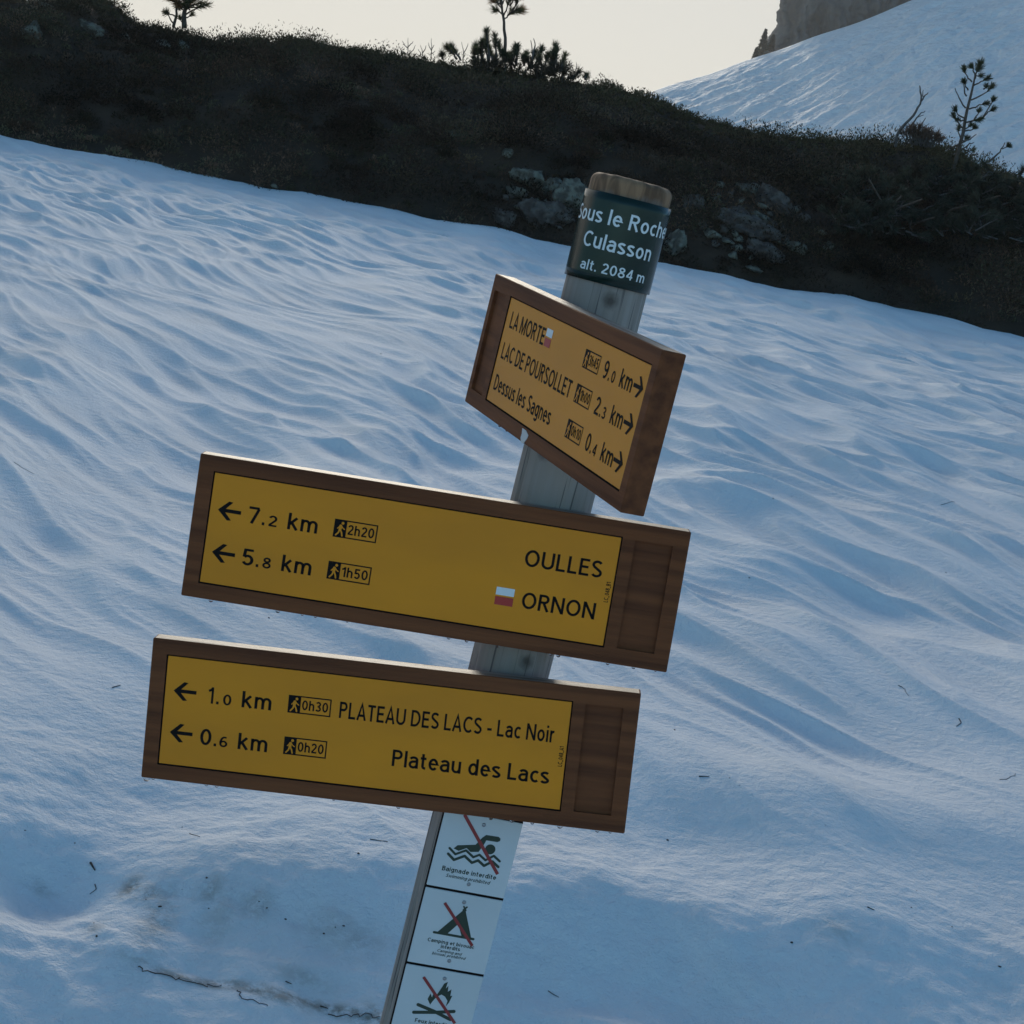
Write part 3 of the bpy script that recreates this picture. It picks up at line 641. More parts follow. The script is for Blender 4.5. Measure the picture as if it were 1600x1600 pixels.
# ------------------------------------------------------------------ materials of the signpost
def wood_brown(name='brown_stain', knots=False):
    m = mat(name, (.215, .074, .030), .65, vary=(.12, .042, .020), scale=(2.5, 70, 70), lo=.38, hi=.66, bump=.0008, bscale=(14, 320, 320), spec=.12, detail=8)
    return m
def post_wood():
    m = bpy.data.materials.new('weathered_wood'); m.use_nodes = True
    t = m.node_tree; b = t.nodes['Principled BSDF']; L = t.links.new; b.inputs['Roughness'].default_value = .75; b.inputs['Specular IOR Level'].default_value = .3
    co = t.nodes.new('ShaderNodeTexCoord')
    def nz_(sc, det=6, dist=0.):
        mp = t.nodes.new('ShaderNodeMapping'); mp.inputs['Scale'].default_value = sc; L(co.outputs['Object'], mp.inputs[0])
        n = t.nodes.new('ShaderNodeTexNoise'); n.inputs['Scale'].default_value = 1; n.inputs['Detail'].default_value = det; n.inputs['Distortion'].default_value = dist
        L(mp.outputs[0], n.inputs['Vector']); return n.outputs['Fac']
    def rg(v, a, c):
        r = t.nodes.new('ShaderNodeMapRange'); L(v, r.inputs['Value']); r.inputs['From Min'].default_value = a; r.inputs['From Max'].default_value = c; return r.outputs[0]
    def mix(f, a, c):
        x = t.nodes.new('ShaderNodeMix'); x.data_type = 'RGBA'; L(f, x.inputs['Factor'])
        for s, v in ((x.inputs[6], a), (x.inputs[7], c)):
            if isinstance(v, tuple): s.default_value = (*v, 1)
            else: L(v, s)
        return x.outputs[2]
    grain = nz_((95, 95, 3.2), 7, .4)
    c = mix(rg(grain, .34, .68), (.37, .315, .28), (.29, .245, .215))
    c = mix(rg(nz_((14, 14, 4), 5), .48, .70), c, (.33, .27, .22))
    fine = rg(nz_((260, 260, 5), 3), .60, .66)
    c = mix(fine, c, (.13, .11, .10))
    for (ang, dn, rk) in ((10, .146, .0075), (-28, .345, .006), (22, .60, .007)):      # knots
        vd = t.nodes.new('ShaderNodeVectorMath'); vd.operation = 'DISTANCE'; L(co.outputs['Object'], vd.inputs[0])
        vd.inputs[1].default_value = (POST_R*math.sin(R(ang)), -POST_R*math.cos(R(ang)), POST_L-dn)
        kd = t.nodes.new('ShaderNodeMath'); kd.operation = 'MULTIPLY_ADD'; L(nz_((170, 170, 120), 4), kd.inputs[0]); kd.inputs[1].default_value = .009; L(vd.outputs['Value'], kd.inputs[2])
        inv = t.nodes.new('ShaderNodeMapRange'); L(kd.outputs[0], inv.inputs['Value']); inv.inputs['From Min'].default_value = rk+.0095; inv.inputs['From Max'].default_value = rk; inv.inputs['To Max'].default_value = .85
        c = mix(inv.outputs[0], c, (.085, .065, .052))
    # bare brown wood at the sawn top (height along the post is local z)
    sp = t.nodes.new('ShaderNodeSeparateXYZ'); L(co.outputs['Object'], sp.inputs[0])
    ad_ = t.nodes.new('ShaderNodeMath'); ad_.operation = 'MULTIPLY_ADD'; L(nz_((40, 40, 9), 4), ad_.inputs[0]); ad_.inputs[1].default_value = .03; L(sp.outputs['Z'], ad_.inputs[2])
    c = mix(rg(ad_.outputs[0], POST_L-.022, POST_L-.004), c, mix(rg(nz_((70, 70, 14), 6, 1.2), .36, .62), (.36, .20, .11), (.15, .08, .045)))
    L(c, b.inputs['Base Color'])
    bp = t.nodes.new('ShaderNodeBump'); bp.inputs['Distance'].default_value = .0011; L(grain, bp.inputs['Height']); L(bp.outputs[0], b.inputs['Normal'])
    return m
M_brown = wood_brown()
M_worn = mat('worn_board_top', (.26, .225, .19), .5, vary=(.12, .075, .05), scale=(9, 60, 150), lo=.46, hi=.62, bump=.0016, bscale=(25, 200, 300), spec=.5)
M_yellow = mat('yellow_panel', (.86, .295, .005), .40, vary=(.76, .26, .007), scale=(4, 11, 5), bump=.00006, bscale=1400, spec=.33)
M_black = mat('black_print', (.008, .006, .006), .7, spec=.15)
M_gap = mat('dark_gap', (.02, .014, .012), .9, spec=.1)
M_white = mat('white_print', (.80, .82, .82), .4)
M_red = mat('red_print', (.48, .028, .022), .4)
M_green = mat('green_band', (.008, .024, .020), .17, vary=(.011, .029, .025), scale=(30, 30, 6), spec=.32)
M_plate = mat('white_plate', (.67, .69, .70), .38, vary=(.60, .63, .64), scale=(7, 7, 7), bump=.00006, bscale=900, spec=.4)
M_pgreen = mat('dark_green_print', (.018, .040, .024), .45)
M_pred = mat('dark_red_print', (.30, .030, .030), .45)
M_steel = mat('screw_steel', (.32, .32, .33), .4, metal=.9)
M_chip = mat('bare_chip', (.62, .60, .58), .6)
M_water = bpy.data.materials.new('water'); M_water.use_nodes = True
_b = M_water.node_tree.nodes['Principled BSDF']; _b.inputs['Transmission Weight'].default_value = 1; _b.inputs['IOR'].default_value = 1.33; _b.inputs['Roughness'].default_value = .02

# ------------------------------------------------------------------ the signpost
def c2w(p): return CAM + M @ np.asarray(p, float)
def pxd(px, py, z): return np.array([(px-800)/F*z, (py-800)/F*z, z])
A_c = pxd(989.5, 281, 2.258); B_c = pxd(655, 1600, 2.425)
A_w, B_w = c2w(A_c), c2w(B_c)
axis = (A_w-B_w)/np.linalg.norm(A_w-B_w)
base_w = A_w - axis*((A_w[2]+.55)/axis[2])             # planted well below the snow
POST_L = float(np.linalg.norm(A_w-base_w)); POST_R = .0503
M_post = post_wood()
def frame_matrix(o, x, y, z):
    m = Matrix.Identity(4)
    for k, v in enumerate((x, y, z)):
        for i in range(3): m[i][k] = v[i]
    for i in range(3): m[i][3] = o[i]
    return m
zax = axis; toc = CAM-base_w; yax = -(toc - axis*np.dot(toc, axis)); yax /= np.linalg.norm(yax); xax = np.cross(yax, zax)
P_MW = frame_matrix(base_w, xax, yax, zax)             # post frame: -y towards the viewer, z up the post
sign = empty('trail_signpost', base_w, 'leaning round wooden signpost carrying three brown framed yellow hiking boards and a green name band', 'signpost')

def add_post():
    seg, rows_ = 128, 230; th = np.linspace(0, 2*np.pi, seg, endpoint=False)     # th = 0 faces the viewer
    zz = np.linspace(0, POST_L-.010, rows_); V = []; 
    def rad(t_, z_):
        r = POST_R + .0006*perlin(np.cos(t_)*3+z_*1.5, np.sin(t_)*3+z_*.7, 201) + .00025*perlin(t_*14, z_*5, 202)
        for (c0, w_, dp, z0_, z1_) in CRACKS:
            c_ = c0+.05*np.sin(z_*9+c0*5)+.02*np.sin(z_*41); r = r - dp*np.exp(-((t_-c_)/w_)**2)*((z_ > z0_) & (z_ < z1_))*(.6+.4*np.sin(z_*23+c0))
        return r
    tt = (th+np.pi) % (2*np.pi)-np.pi
    for z_ in zz:
        r = rad(tt, z_); V.append(np.stack([r*np.sin(tt), -r*np.cos(tt), np.full(seg, z_)], -1))
    for k in range(1, 6):                                                        # rounded arris
        a_ = k/5*np.pi/2; r = rad(tt, POST_L)-.010*(1-np.cos(a_)); V.append(np.stack([r*np.sin(tt), -r*np.cos(tt), np.full(seg, POST_L-.010+.010*np.sin(a_)*.9)+.0012*perlin(tt*3, tt*0, 9)], -1))
    for q in (.75, .5, .25):
        r = (POST_R-.010)*q; V.append(np.stack([r*np.sin(tt), -r*np.cos(tt), np.full(seg, POST_L-.0005+.001*q*0)], -1))
    nrow = len(V); V = np.concatenate(V); f = []
    for i in range(nrow-1):
        for j in range(seg): f.append((i*seg+j, i*seg+(j+1) % seg, (i+1)*seg+(j+1) % seg, (i+1)*seg+j))
    f.append(tuple((nrow-1)*seg+j for j in range(seg)))
    me = mesh_np('wooden_post', V, f, True)
    return link('wooden_post', me, M_post, sign, P_MW)
CRACKS = [(.55, .030, .0035, POST_L-.50, POST_L-.02), (-1.05, .045, .006, 0, POST_L-.34), (.20, .028, .004, .3, POST_L-.33), (-.62, .03, .0028, .2, POST_L-.5), (.95, .03, .003, .1, POST_L-.40), (-1.30, .05, .006, 0, POST_L-.55)]
add_post()

# a plain sans-serif lettering drawn as strokes (cap height 1, x-height .72), like the routed signs' own face
def arc_(cx, cy, rx, ry, a0, a1, n=14):
    return [(cx+rx*math.cos(R(a0+(a1-a0)*i/n)), cy+ry*math.sin(R(a0+(a1-a0)*i/n))) for i in range(n+1)]
def glyphs(t):
    h = t/2; G = {}; X = .73; m = X/2; rx, ryl = .212, X/2-h
    def ell(cx, cy, a, b): return arc_(cx, cy, a, b, 90, 450, 26)
    G[' '] = (.30, [])
    G['A'] = (.66, [[(.045, 0), (.33, 1-h*.3), (.615, 0)], [(.15, .29), (.51, .29)]])
    G['B'] = (.60, [[(h, 0), (h, 1)], [(h, 1-h), (.30, 1-h)]+arc_(.30, .76, .20, .24-h, 90, -90, 8)+[(h, .52)], [(h, .52), (.31, .52)]+arc_(.31, .26+h/2, .235, .26-h/2, 90, -90, 8)+[(h, h)]])
    G['C'] = (.68, [arc_(.40, .5, .40-h, .5-h, 48, 312, 22)])
    G['D'] = (.70, [[(h, 0), (h, 1)], [(h, 1-h), (.27, 1-h)]+arc_(.27, .5, .43-h, .5-h, 90, -90, 16)+[(h, h)]])
    G['E'] = (.55, [[(h, 0), (h, 1)], [(h, 1-h), (.53, 1-h)], [(h, .52), (.49, .52)], [(h, h), (.54, h)]])
    G['F'] = (.52, [[(h, 0), (h, 1)], [(h, 1-h), (.51, 1-h)], [(h, .50), (.46, .50)]])
    G['L'] = (.51, [[(h, 1), (h, h), (.51, h)]])
    G['M'] = (.86, [[(h, 0), (h, 1)], [(.86-h, 0), (.86-h, 1)], [(h*1.2, .98), (.43, .08), (.86-h*1.2, .98)]])
    G['N'] = (.70, [[(h, 0), (h, 1)], [(.70-h, 0), (.70-h, 1)], [(h*1.1, .97), (.70-h*1.1, .03)]])
    G['O'] = (.80, [ell(.40, .5, .40-h, .5-h)])
    G['P'] = (.58, [[(h, 0), (h, 1)], [(h, 1-h), (.31, 1-h)]+arc_(.31, .715, .265-h, .285-h, 90, -90, 10)+[(h, .43+h)]])
    G['R'] = (.61, [[(h, 0), (h, 1)], [(h, 1-h), (.32, 1-h)]+arc_(.32, .725, .265-h, .275-h, 90, -90, 10)+[(h, .45+h)], [(.31, .47), (.555, 0)]])
    G['S'] = (.58, [arc_(.29, .745, .235-h*.2, .255-h, 28, 232, 14)+arc_(.29, .262, .245-h*.2, .262-h, 52, -152, 14)])
    G['T'] = (.58, [[(0, 1-h), (.58, 1-h)], [(.29, 1-h), (.29, 0)]])
    G['U'] = (.69, [[(h, 1), (h, .33)]+arc_(.345, .33, .345-h, .33-h, 180, 360, 14)+[(.69-h, 1)]])
    G['a'] = (.52, [arc_(.255, .50, .195, .23-h, 158, 0, 10)+[(.45, .10), (.462, 0)], [(.45, .435), (.27, .41)]+arc_(.245, .235, .245-h*.75, .175, 95, 270, 10)+arc_(.245, .235, .205, .175, 270, 345, 5)])
    G['b'] = (.56, [[(h, 0), (h, 1)], ell(.285, m, .275-h, ryl)])
    G['c'] = (.48, [arc_(.29, m, .29-h, ryl, 50, 310, 18)])
    G['d'] = (.56, [[(.56-h, 0), (.56-h, 1)], ell(.275, m, .275-h, ryl)])
    G['e'] = (.55, [[(.06, .385), (.55-h, .385)]+arc_(.277, m, .273-h, ryl, 4, 318, 24)])
    G['f'] = (.34, [[(.14, 0), (.14, .78)]+arc_(.29, .79, .15, .205-h*.9, 180, 80, 6), [(0, X-h*.9), (.32, X-h*.9)]])
    G['g'] = (.56, [ell(.275, m+.01, .275-h, ryl-.01), [(.56-h, X), (.56-h, -.02)]+arc_(.275, -.02, .285-h, .24-h, 0, -150, 9)])
    G['h'] = (.53, [[(h, 0), (h, 1)], [(h, .42)]+arc_(.265, .455, .265-h, .275-h, 180, 0, 10)+[(.53-h, 0)]])
    G['i'] = (.14, [[(.07, 0), (.07, X)], [(.07, .86), (.07, 1)]])
    G['k'] = (.53, [[(h, 0), (h, 1)], [(h, .29), (.44, X)], [(.20, .42), (.475, 0)]])
    G['l'] = (.14, [[(.07, 0), (.07, 1)]])
    G['m'] = (.85, [[(h, 0), (h, X)], [(h, .40)]+arc_(.245, .455, .245-h, .275-h, 180, 0, 10)+[(.49-h, 0)], [(.49-h, .40)]+arc_(.605, .455, .245-h, .275-h, 180, 0, 10)+[(.85-h, 0)]])
    G['n'] = (.53, [[(h, 0), (h, X)], [(h, .42)]+arc_(.265, .455, .265-h, .275-h, 180, 0, 10)+[(.53-h, 0)]])
    G['o'] = (.55, [ell(.275, m, .275-h, ryl)])
    G['p'] = (.56, [[(h, -.26), (h, X)], ell(.285, m, .275-h, ryl)])
    G['r'] = (.34, [[(h, 0), (h, X)], [(h, .40)]+arc_(.275, .45, .275-h, .28-h, 180, 82, 7)])
    G['s'] = (.46, [arc_(.23, .545, .19-h*.1, .185-h, 25, 230, 10)+arc_(.23, .19, .20-h*.1, .19-h, 50, -155, 10)])
    G['t'] = (.34, [[(.14, .93), (.14, .18)]+arc_(.27, .18, .13, .18-h, 180, 285, 5), [(0, X-h), (.32, X-h)]])
    G['u'] = (.53, [[(h, X), (h, .27)]+arc_(.265, .27, .265-h, .27-h, 180, 360, 10), [(.53-h, X), (.53-h, 0)]])
    G['v'] = (.52, [[(.04, X), (.26, h*.4), (.48, X)]])
    G['w'] = (.78, [[(.04, X), (.205, h*.4), (.39, X-h*.4), (.575, h*.4), (.74, X)]])
    G['x'] = (.50, [[(.04, X), (.46, 0)], [(.46, X), (.04, 0)]])
    G['-'] = (.33, [[(0, .36), (.33, .36)]])
    G['.'] = (.15, [[(.075, 0), (.075, t*1.15)]])
    G['_'] = (.50, [[(0, -.06), (.50, -.06)]])
    G['0'] = (.57, [ell(.285, .5, .285-h, .5-h)])
    G['1'] = (.36, [[(.29, 0), (.29, 1)], [(.27, .93), (.15, .81), (.02, .765)]])
    G['2'] = (.55, [arc_(.275, .70, .265-h, .30-h, 165, -40, 14)+[(.09, .12)], [(.04, h), (.54, h)]])
    G['3'] = (.56, [arc_(.27, .745, .235-h*.7, .255-h, 155, -80, 12), arc_(.27, .27, .265-h*.7, .27-h, 80, -155, 12), [(.20, .515), (.30, .515)]])
    G['4'] = (.59, [[(.43, 0), (.43, 1)], [(.415, .94), (.06, .27+h*.2)], [(.03, .265), (.58, .265)]])
    G['5'] = (.56, [[(.51, 1-h), (.135, 1-h), (.10, .50)], arc_(.275, .325, .275-h, .325-h, 140, -152, 16)])
    G['6'] = (.56, [ell(.285, .305, .275-h, .305-h), arc_(.36, .36, .36-h, .64-h, 182, 100, 10)+[(.47, .90)]])
    G['7'] = (.54, [[(0, 1-h), (.515, 1-h)], [(.50, 1-h*1.3), (.19, 0)]])
    G['8'] = (.57, [ell(.285, .755, .235-h*.7, .245-h), ell(.285, .275, .275-h*.8, .275-h)])
    G['9'] = (.56, [ell(.275, .695, .275-h, .305-h), arc_(.20, .64, .36-h, .64-h, 2, -80, 10)+[(.09, .10)]])
    return G
def ribbon(pts, t):
    """mitred flat stroke along a polyline"""
    P = [np.array(p, float) for p in pts]; P = [p for i, p in enumerate(P) if i == 0 or np.linalg.norm(p-P[i-1]) > 1e-5]
    closed = len(P) > 3 and np.linalg.norm(P[0]-P[-1]) < 1e-4
    if closed: P = P[:-1]
    n = len(P); V = []
    for i in range(n):
        a = P[i]-P[i-1] if (i > 0 or closed) else P[1]-P[0]; b = P[(i+1) % n]-P[i] if (i < n-1 or closed) else P[-1]-P[-2]
        a = a/np.linalg.norm(a); b = b/np.linalg.norm(b); na = np.array([-a[1], a[0]]); nb2 = np.array([-b[1], b[0]])
        mt = na+nb2; L_ = np.linalg.norm(mt)
        mt = na if L_ < 1e-6 else mt/L_; k = min(1/max(np.dot(mt, na), .2), 2.2)
        V += [P[i]+mt*k*t/2, P[i]-mt*k*t/2]
    F_ = [(2*i, 2*i+1, 2*((i+1) % n)+1, 2*((i+1) % n)) for i in range(n if closed else n-1)]
    return np.array(V), F_
def text_mesh(body, x0, base, cap, x1=None, bold=0.0, shear=0.0, t=.140, **k):
    t = t+bold; G = glyphs(t); pen = 0.0; V = []; Fq = []; n = 0; lev = 0
    for ch in body:
        wd, st = G[ch]
        for q in st:
            v, f = ribbon(q, t); v = v+np.array([pen, 0]); v[:, 0] += shear*v[:, 1]
            V.append(np.concatenate([v, np.full((len(v), 1), lev*.0)], 1)); Fq += [tuple(i+n for i in z) for z in f]; n += len(v); lev += 1
        pen += wd+(.125 if ch != ' ' else 0)
    V = np.concatenate(V)*cap; mn, mx_ = V[:, 0].min(), V[:, 0].max(); V[:, 0] -= mn
    if x1 is not None: V[:, 0] *= (x1-x0)/(mx_-mn)
    V[:, 0] += x0
    return V, Fq
def poly_line(pts, wd):
    """thick flat stroke"""
    V = []; Fq = []
    for a, b in zip(pts[:-1], pts[1:]):
        a = np.array(a, float); b = np.array(b, float); d = (b-a)/np.linalg.norm(b-a); n = np.array([-d[1], d[0]])*wd/2
        k = len(V); V += [a-n-d*wd*.0, b-n, b+n, a+n]; Fq.append((k, k+1, k+2, k+3))
    for p in pts:                                     # round joints
        k = len(V); V += [np.array(p, float)+wd/2*np.array([math.cos(t_), math.sin(t_)]) for t_ in np.linspace(0, 2*np.pi, 12, endpoint=False)]; Fq.append(tuple(range(k, k+12)))
    return np.array(V), Fq
class Flat:
    """flat printed shapes in a panel's own millimetre plane (x right, y down)"""
    def __init__(s): s.v = []; s.f = []; s.n = 0; s.lev = 0
    def add(s, v, f, lift=0.0):
        v = np.asarray(v, float); v = np.concatenate([v[:, :2], np.full((len(v), 1), -lift)], 1)
        s.v.append(v); s.f += [tuple(i+s.n for i in q) for q in f]; s.n += len(v); return s
    def poly(s, pts, lift=0.0): return s.add(np.array(pts, float), [tuple(range(len(pts)))], lift)
    def rect(s, x0, y0, x1, y1, lift=0.0): return s.poly([(x0, y0), (x1, y0), (x1, y1), (x0, y1)], lift)
    def text(s, body, x0, base, cap, x1=None, rot=False, lift=0.0, **k):
        v, f = text_mesh(body, x0 if not rot else 0, base, cap, x1 if not rot else k.pop('ln'), **k)
        if rot: v = np.stack([x0+(-v[:, 1])*1.0, base-v[:, 0], v[:, 2]], -1)     # reads upwards
        else: v = np.stack([v[:, 0], base-v[:, 1], v[:, 2]], -1)
        return s.add(v, f, lift)
    def line(s, pts, wd, lift=0.0):
        for i in range(len(pts)-1):
            v, f = poly_line(pts[i:i+2], wd); s.add(v, f[:1], lift+i*.004)
        return s
    def rline(s, pts, wd, lift=0.0):
        v, f = poly_line(pts, wd)
        for k_, q in enumerate(f): s.add(v[list(q)], [tuple(range(len(q)))], lift+k_*.006)
        return s
    def circle(s, x, y, r, lift=0.0, n=20): return s.poly([(x+r*math.cos(t_), y+r*math.sin(t_)) for t_ in np.linspace(0, 2*np.pi, n, endpoint=False)], lift)
    def build(s, name, m, parent, mw, z=-.0004, mapper=None):
        v = np.concatenate(s.v)*.001; v[:, 2] += z
        if mapper is not None: v = mapper(v)
        me = mesh_np(name, v, s.f, False); return link(name, me, m, parent, mw)

H_, W_, T_ = 175.0, 596.5, 27.8
POSE = {1: ([[.29521, -.23889, .92508], [.24913, .95399, .16685], [-.92238, .18121, .34114]], [.04544, -.15707, 2.20443], .970),
        2: ([[.98712, -.15995, .00279], [.15878, .97745, -.13925], [.01954, .13790, .99025]], [-.09238, .06268, 2.25404], 1.0),
        3: ([[.99337, -.10834, .03852], [.11204, .98735, -.11218], [-.02588, .11575, .99294]], [-.14963, .27255, 2.27402], 1.0)}
def board_body(px0, px1, rx0, rx1):
    a, b = W_/2, H_/2
    xs = sorted([-a, px0-1.6, px1+1.6, rx0, rx1, a]); ys = [-b, -69.0, -67.0, 67.0, 69.0, b]
    def depth(x, y):
        if px0-1.6 < x < px1+1.6 and abs(y) < 69: return 3.2
        if rx0 < x < rx1 and abs(y) < 67: return 4.5
        return 0.0
    bm = bmesh.new(); V = {}
    def vt(x, y, z):
        k = (round(x, 3), round(y, 3), round(z, 3))
        if k not in V: V[k] = bm.verts.new((x*.001, y*.001, z*.001))
        return V[k]
    nx, ny = len(xs)-1, len(ys)-1
    dm = [[depth((xs[i]+xs[i+1])/2, (ys[j]+ys[j+1])/2) for j in range(ny)] for i in range(nx)]
    def face(*p, mi=0):
        vs = [vt(*q) for q in p]
        f = bm.faces.new(vs); f.material_index = mi
    for i in range(nx):
        for j in range(ny):
            d = dm[i][j]; x0, x1, y0, y1 = xs[i], xs[i+1], ys[j], ys[j+1]
            face((x0, y0, d), (x1, y0, d), (x1, y1, d), (x0, y1, d), mi=(2 if d == 3.2 else 0))
            face((x0, y1, T_), (x1, y1, T_), (x1, y0, T_), (x0, y0, T_))
            if i+1 < nx and dm[i+1][j] != d: e = dm[i+1][j]; face((x1, y0, d), (x1, y0, e), (x1, y1, e), (x1, y1, d), mi=(2 if 3.2 in (d, e) else 0))
            if j+1 < ny and dm[i][j+1] != d: e = dm[i][j+1]; face((x0, y1, d), (x1, y1, d), (x1, y1, e), (x0, y1, e), mi=(2 if 3.2 in (d, e) else 0))
    for i in range(nx):
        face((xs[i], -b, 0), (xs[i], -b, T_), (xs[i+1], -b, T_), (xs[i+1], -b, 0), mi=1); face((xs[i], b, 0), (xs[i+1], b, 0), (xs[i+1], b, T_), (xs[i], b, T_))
    for j in range(ny):
        face((-a, ys[j], 0), (-a, ys[j+1], 0), (-a, ys[j+1], T_), (-a, ys[j], T_)); face((a, ys[j], 0), (a, ys[j], T_), (a, ys[j+1], T_), (a, ys[j+1], 0))
    bmesh.ops.recalc_face_normals(bm, faces=bm.faces)
    eds = [e for e in bm.edges if len(e.link_faces) == 2 and all((abs(abs(v.co.x)-a*.001) < 1e-6 or abs(abs(v.co.y)-b*.001) < 1e-6) for v in e.verts) and e.calc_face_angle(0) > .7]
    bmesh.ops.bevel(bm, geom=eds, offset=.0022, segments=3, profile=.6, affect='EDGES', clamp_overlap=True)
    me = bpy.data.meshes.new('direction_board'); bm.to_mesh(me); bm.free(); return me

def board(no, label, lines, boxes, arrows, flags, right=False, drops=(), code=None):
    Rm, Tv, sc = POSE[no]; Rm = np.array(Rm); Tv = np.array(Tv)*sc
    Rw = M @ Rm; Tw = c2w(Tv); mw = frame_matrix(Tw, Rw[:, 0]*sc, Rw[:, 1]*sc, Rw[:, 2]*sc)
    px0, px1 = (-214.3, 279.5) if right else (-278.0, 216.3)
    rx0, rx1 = (-284, -234) if right else (233.3, 279.2)
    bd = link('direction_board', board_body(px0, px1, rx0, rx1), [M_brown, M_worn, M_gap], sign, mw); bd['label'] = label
    # yellow panel: thin sheet with softened edge
    bm = bmesh.new(); bmesh.ops.create_cube(bm, size=1)
    for v in bm.verts: v.co = Vector(((px0+px1)/2+v.co.x*(px1-px0), v.co.y*134.4, 2.1+v.co.z*1.9))*.001
    bmesh.ops.bevel(bm, geom=list(bm.edges), offset=.0004, segments=2, affect='EDGES')
    me = bpy.data.meshes.new('yellow_panel'); bm.to_mesh(me); bm.free()
    link('yellow_panel', me, M_yellow, bd, mw)
    zt = .00115-.00025
    for pieces in lines:
        fl = Flat()
        for (body, x0, base, cap, x1, k) in pieces: fl.text(body, x0, base, cap, x1, **k)
        fl.build('lettering', M_black, bd, mw, zt)
    for (x, y, dr) in arrows:                            # tip x, y; dr = -1 points left
        fl = Flat(); s = -dr
        fl.line([(x+s*1.8, y), (x+s*28, y)], 4.4)
        for q in (1, -1): fl.poly([(x, y), (x+s*12.2, y-q*11.6), (x+s*17.2, y-q*11.0), (x+s*7.6, y-q*0.6), (x+s*4.6, y+q*.9)][::q], .02+.01*q)
        fl.build('arrow', M_black, bd, mw, zt)
    for (x, y, txt) in boxes:                            # left, top of the walking-time box
        w_, h_ = (51.0, 21.5) if right else (52.6, 22.0); fl = Flat(); b0 = 15.2
        fl.rect(x, y, x+b0, y+h_).rect(x+b0, y, x+w_, y+1.5).rect(x+b0, y+h_-1.5, x+w_, y+h_).rect(x+w_-1.5, y+1.5, x+w_, y+h_-1.5)
        fl.text(txt, x+b0+2.0, y+h_-5.0, 12.2, x+w_-3.6, bold=.012)
        bx_ = fl.build('time_box', M_black, bd, mw, zt)
        g = Flat(); X_, Y_ = x+1.6, y+.5
        g.circle(X_+8.6, Y_+3.6, 1.75); g.rline([(X_+6.4, Y_+7.2), (X_+6.0, Y_+11.6)], 3.6, .02)
        g.rline([(X_+5.6, Y_+12), (X_+4.6, Y_+15.5), (X_+1.8, Y_+18.8)], 1.9, .06); g.rline([(X_+6.6, Y_+12), (X_+8.4, Y_+15.2), (X_+9.4, Y_+19)], 1.9, .10)
        g.rline([(X_+6.0, Y_+6.8), (X_+2.9, Y_+10.6)], 1.3, .14); g.rline([(X_+7.2, Y_+6.9), (X_+9.4, Y_+9.6), (X_+11.4, Y_+10.8)], 1.3, .18)
        g.build('walker_symbol', M_yellow, bd, mw, zt-.0002)
    for (x, y) in flags:
        q = Flat().rect(x, y, x+22.2, y+9.6).build('waymark', M_white, bd, mw, zt); q['label'] = 'white upper bar of the trail waymark'
        q = Flat().rect(x, y+11.6, x+22.2, y+21.8).build('waymark', M_red, bd, mw, zt); q['label'] = 'red lower bar of the trail waymark'
    if code: Flat().text(code, code_x(no), 13.5, 5.2, rot=True, ln=25.0, bold=.02).build('lettering', M_black, bd, mw, zt)
    for i_, (x, r_) in enumerate(drops):
        if i_ % 3 == 2: continue
        r_ *= RT.uniform(.6, 1.05)
        bm = bmesh.new(); bmesh.ops.create_uvsphere(bm, u_segments=14, v_segments=10, radius=1)
        for v in bm.verts:
            c = v.co; s = 1.0 if c.y > 0 else 1-.25*(-c.y); v.co = Vector((x+c.x*r_*s*1.1, H_/2+r_*.42+c.y*r_*.95, 5+RT.uniform(0, 9)*0+c.z*r_*s*1.1))*.001
        me = bpy.data.meshes.new('water_drop'); bm.to_mesh(me); bm.free(); me.polygons.foreach_set('use_smooth', np.full(len(me.polygons), True))
        link('water_drop', me, M_water, bd, mw)
    return bd, mw
def code_x(no): return 213.0
def km(a, b, y, x0, right=False):
    """'7.2 km' with the small decimal"""
    xk = 205.5 if right else -183.2; xe = 241.5 if right else -147.0
    xd = x0+17.2 if not a == '1' else x0+10.5
    return [(a, x0, y, 20.3, x0+(13.6 if a != '1' else 6.6), dict(bold=.004)), ('.', xd, y, 20.3, xd+3.0, dict(bold=.006)), (b, (180.0 if right else -206.2), y, 13.4, (190.0 if right else -196.2), dict(bold=.008)), ('km', xk, y, 20.3, xe, dict(bold=.004))]
T0 = dict(bold=.006)
board(2, 'middle brown board pointing left to OULLES and ORNON', [km('7', '2', -13.3, -231.2), km('5', '8', 38.5, -231.2), [('OULLES', 105.8, -14.6, 20.8, 200.2, T0)], [('ORNON', 110.4, 37.0, 20.4, 200.0, T0)]],
      [(-127.6, -35.2, '2h20'), (-127.6, 16.8, '1h50')], [(-268.4, -23.6, -1), (-268.4, 28.6, -1)], [(77.6, 15.6)], drops=[(-262, 4), (-180, 3.0), (-166, 3.2), (-134, 2.6), (-150, 2.4), (-10, 2.8), (30, 2.6), (52, 2.2), (140, 3.0), (156, 3.2), (165, 2.8), (215, 2.6), (226, 2.8), (258, 2.6), (268, 2.4), (285, 2.4), (90, 2.3), (-60, 2.4), (-95, 2.3)], code='LC_048_B1')
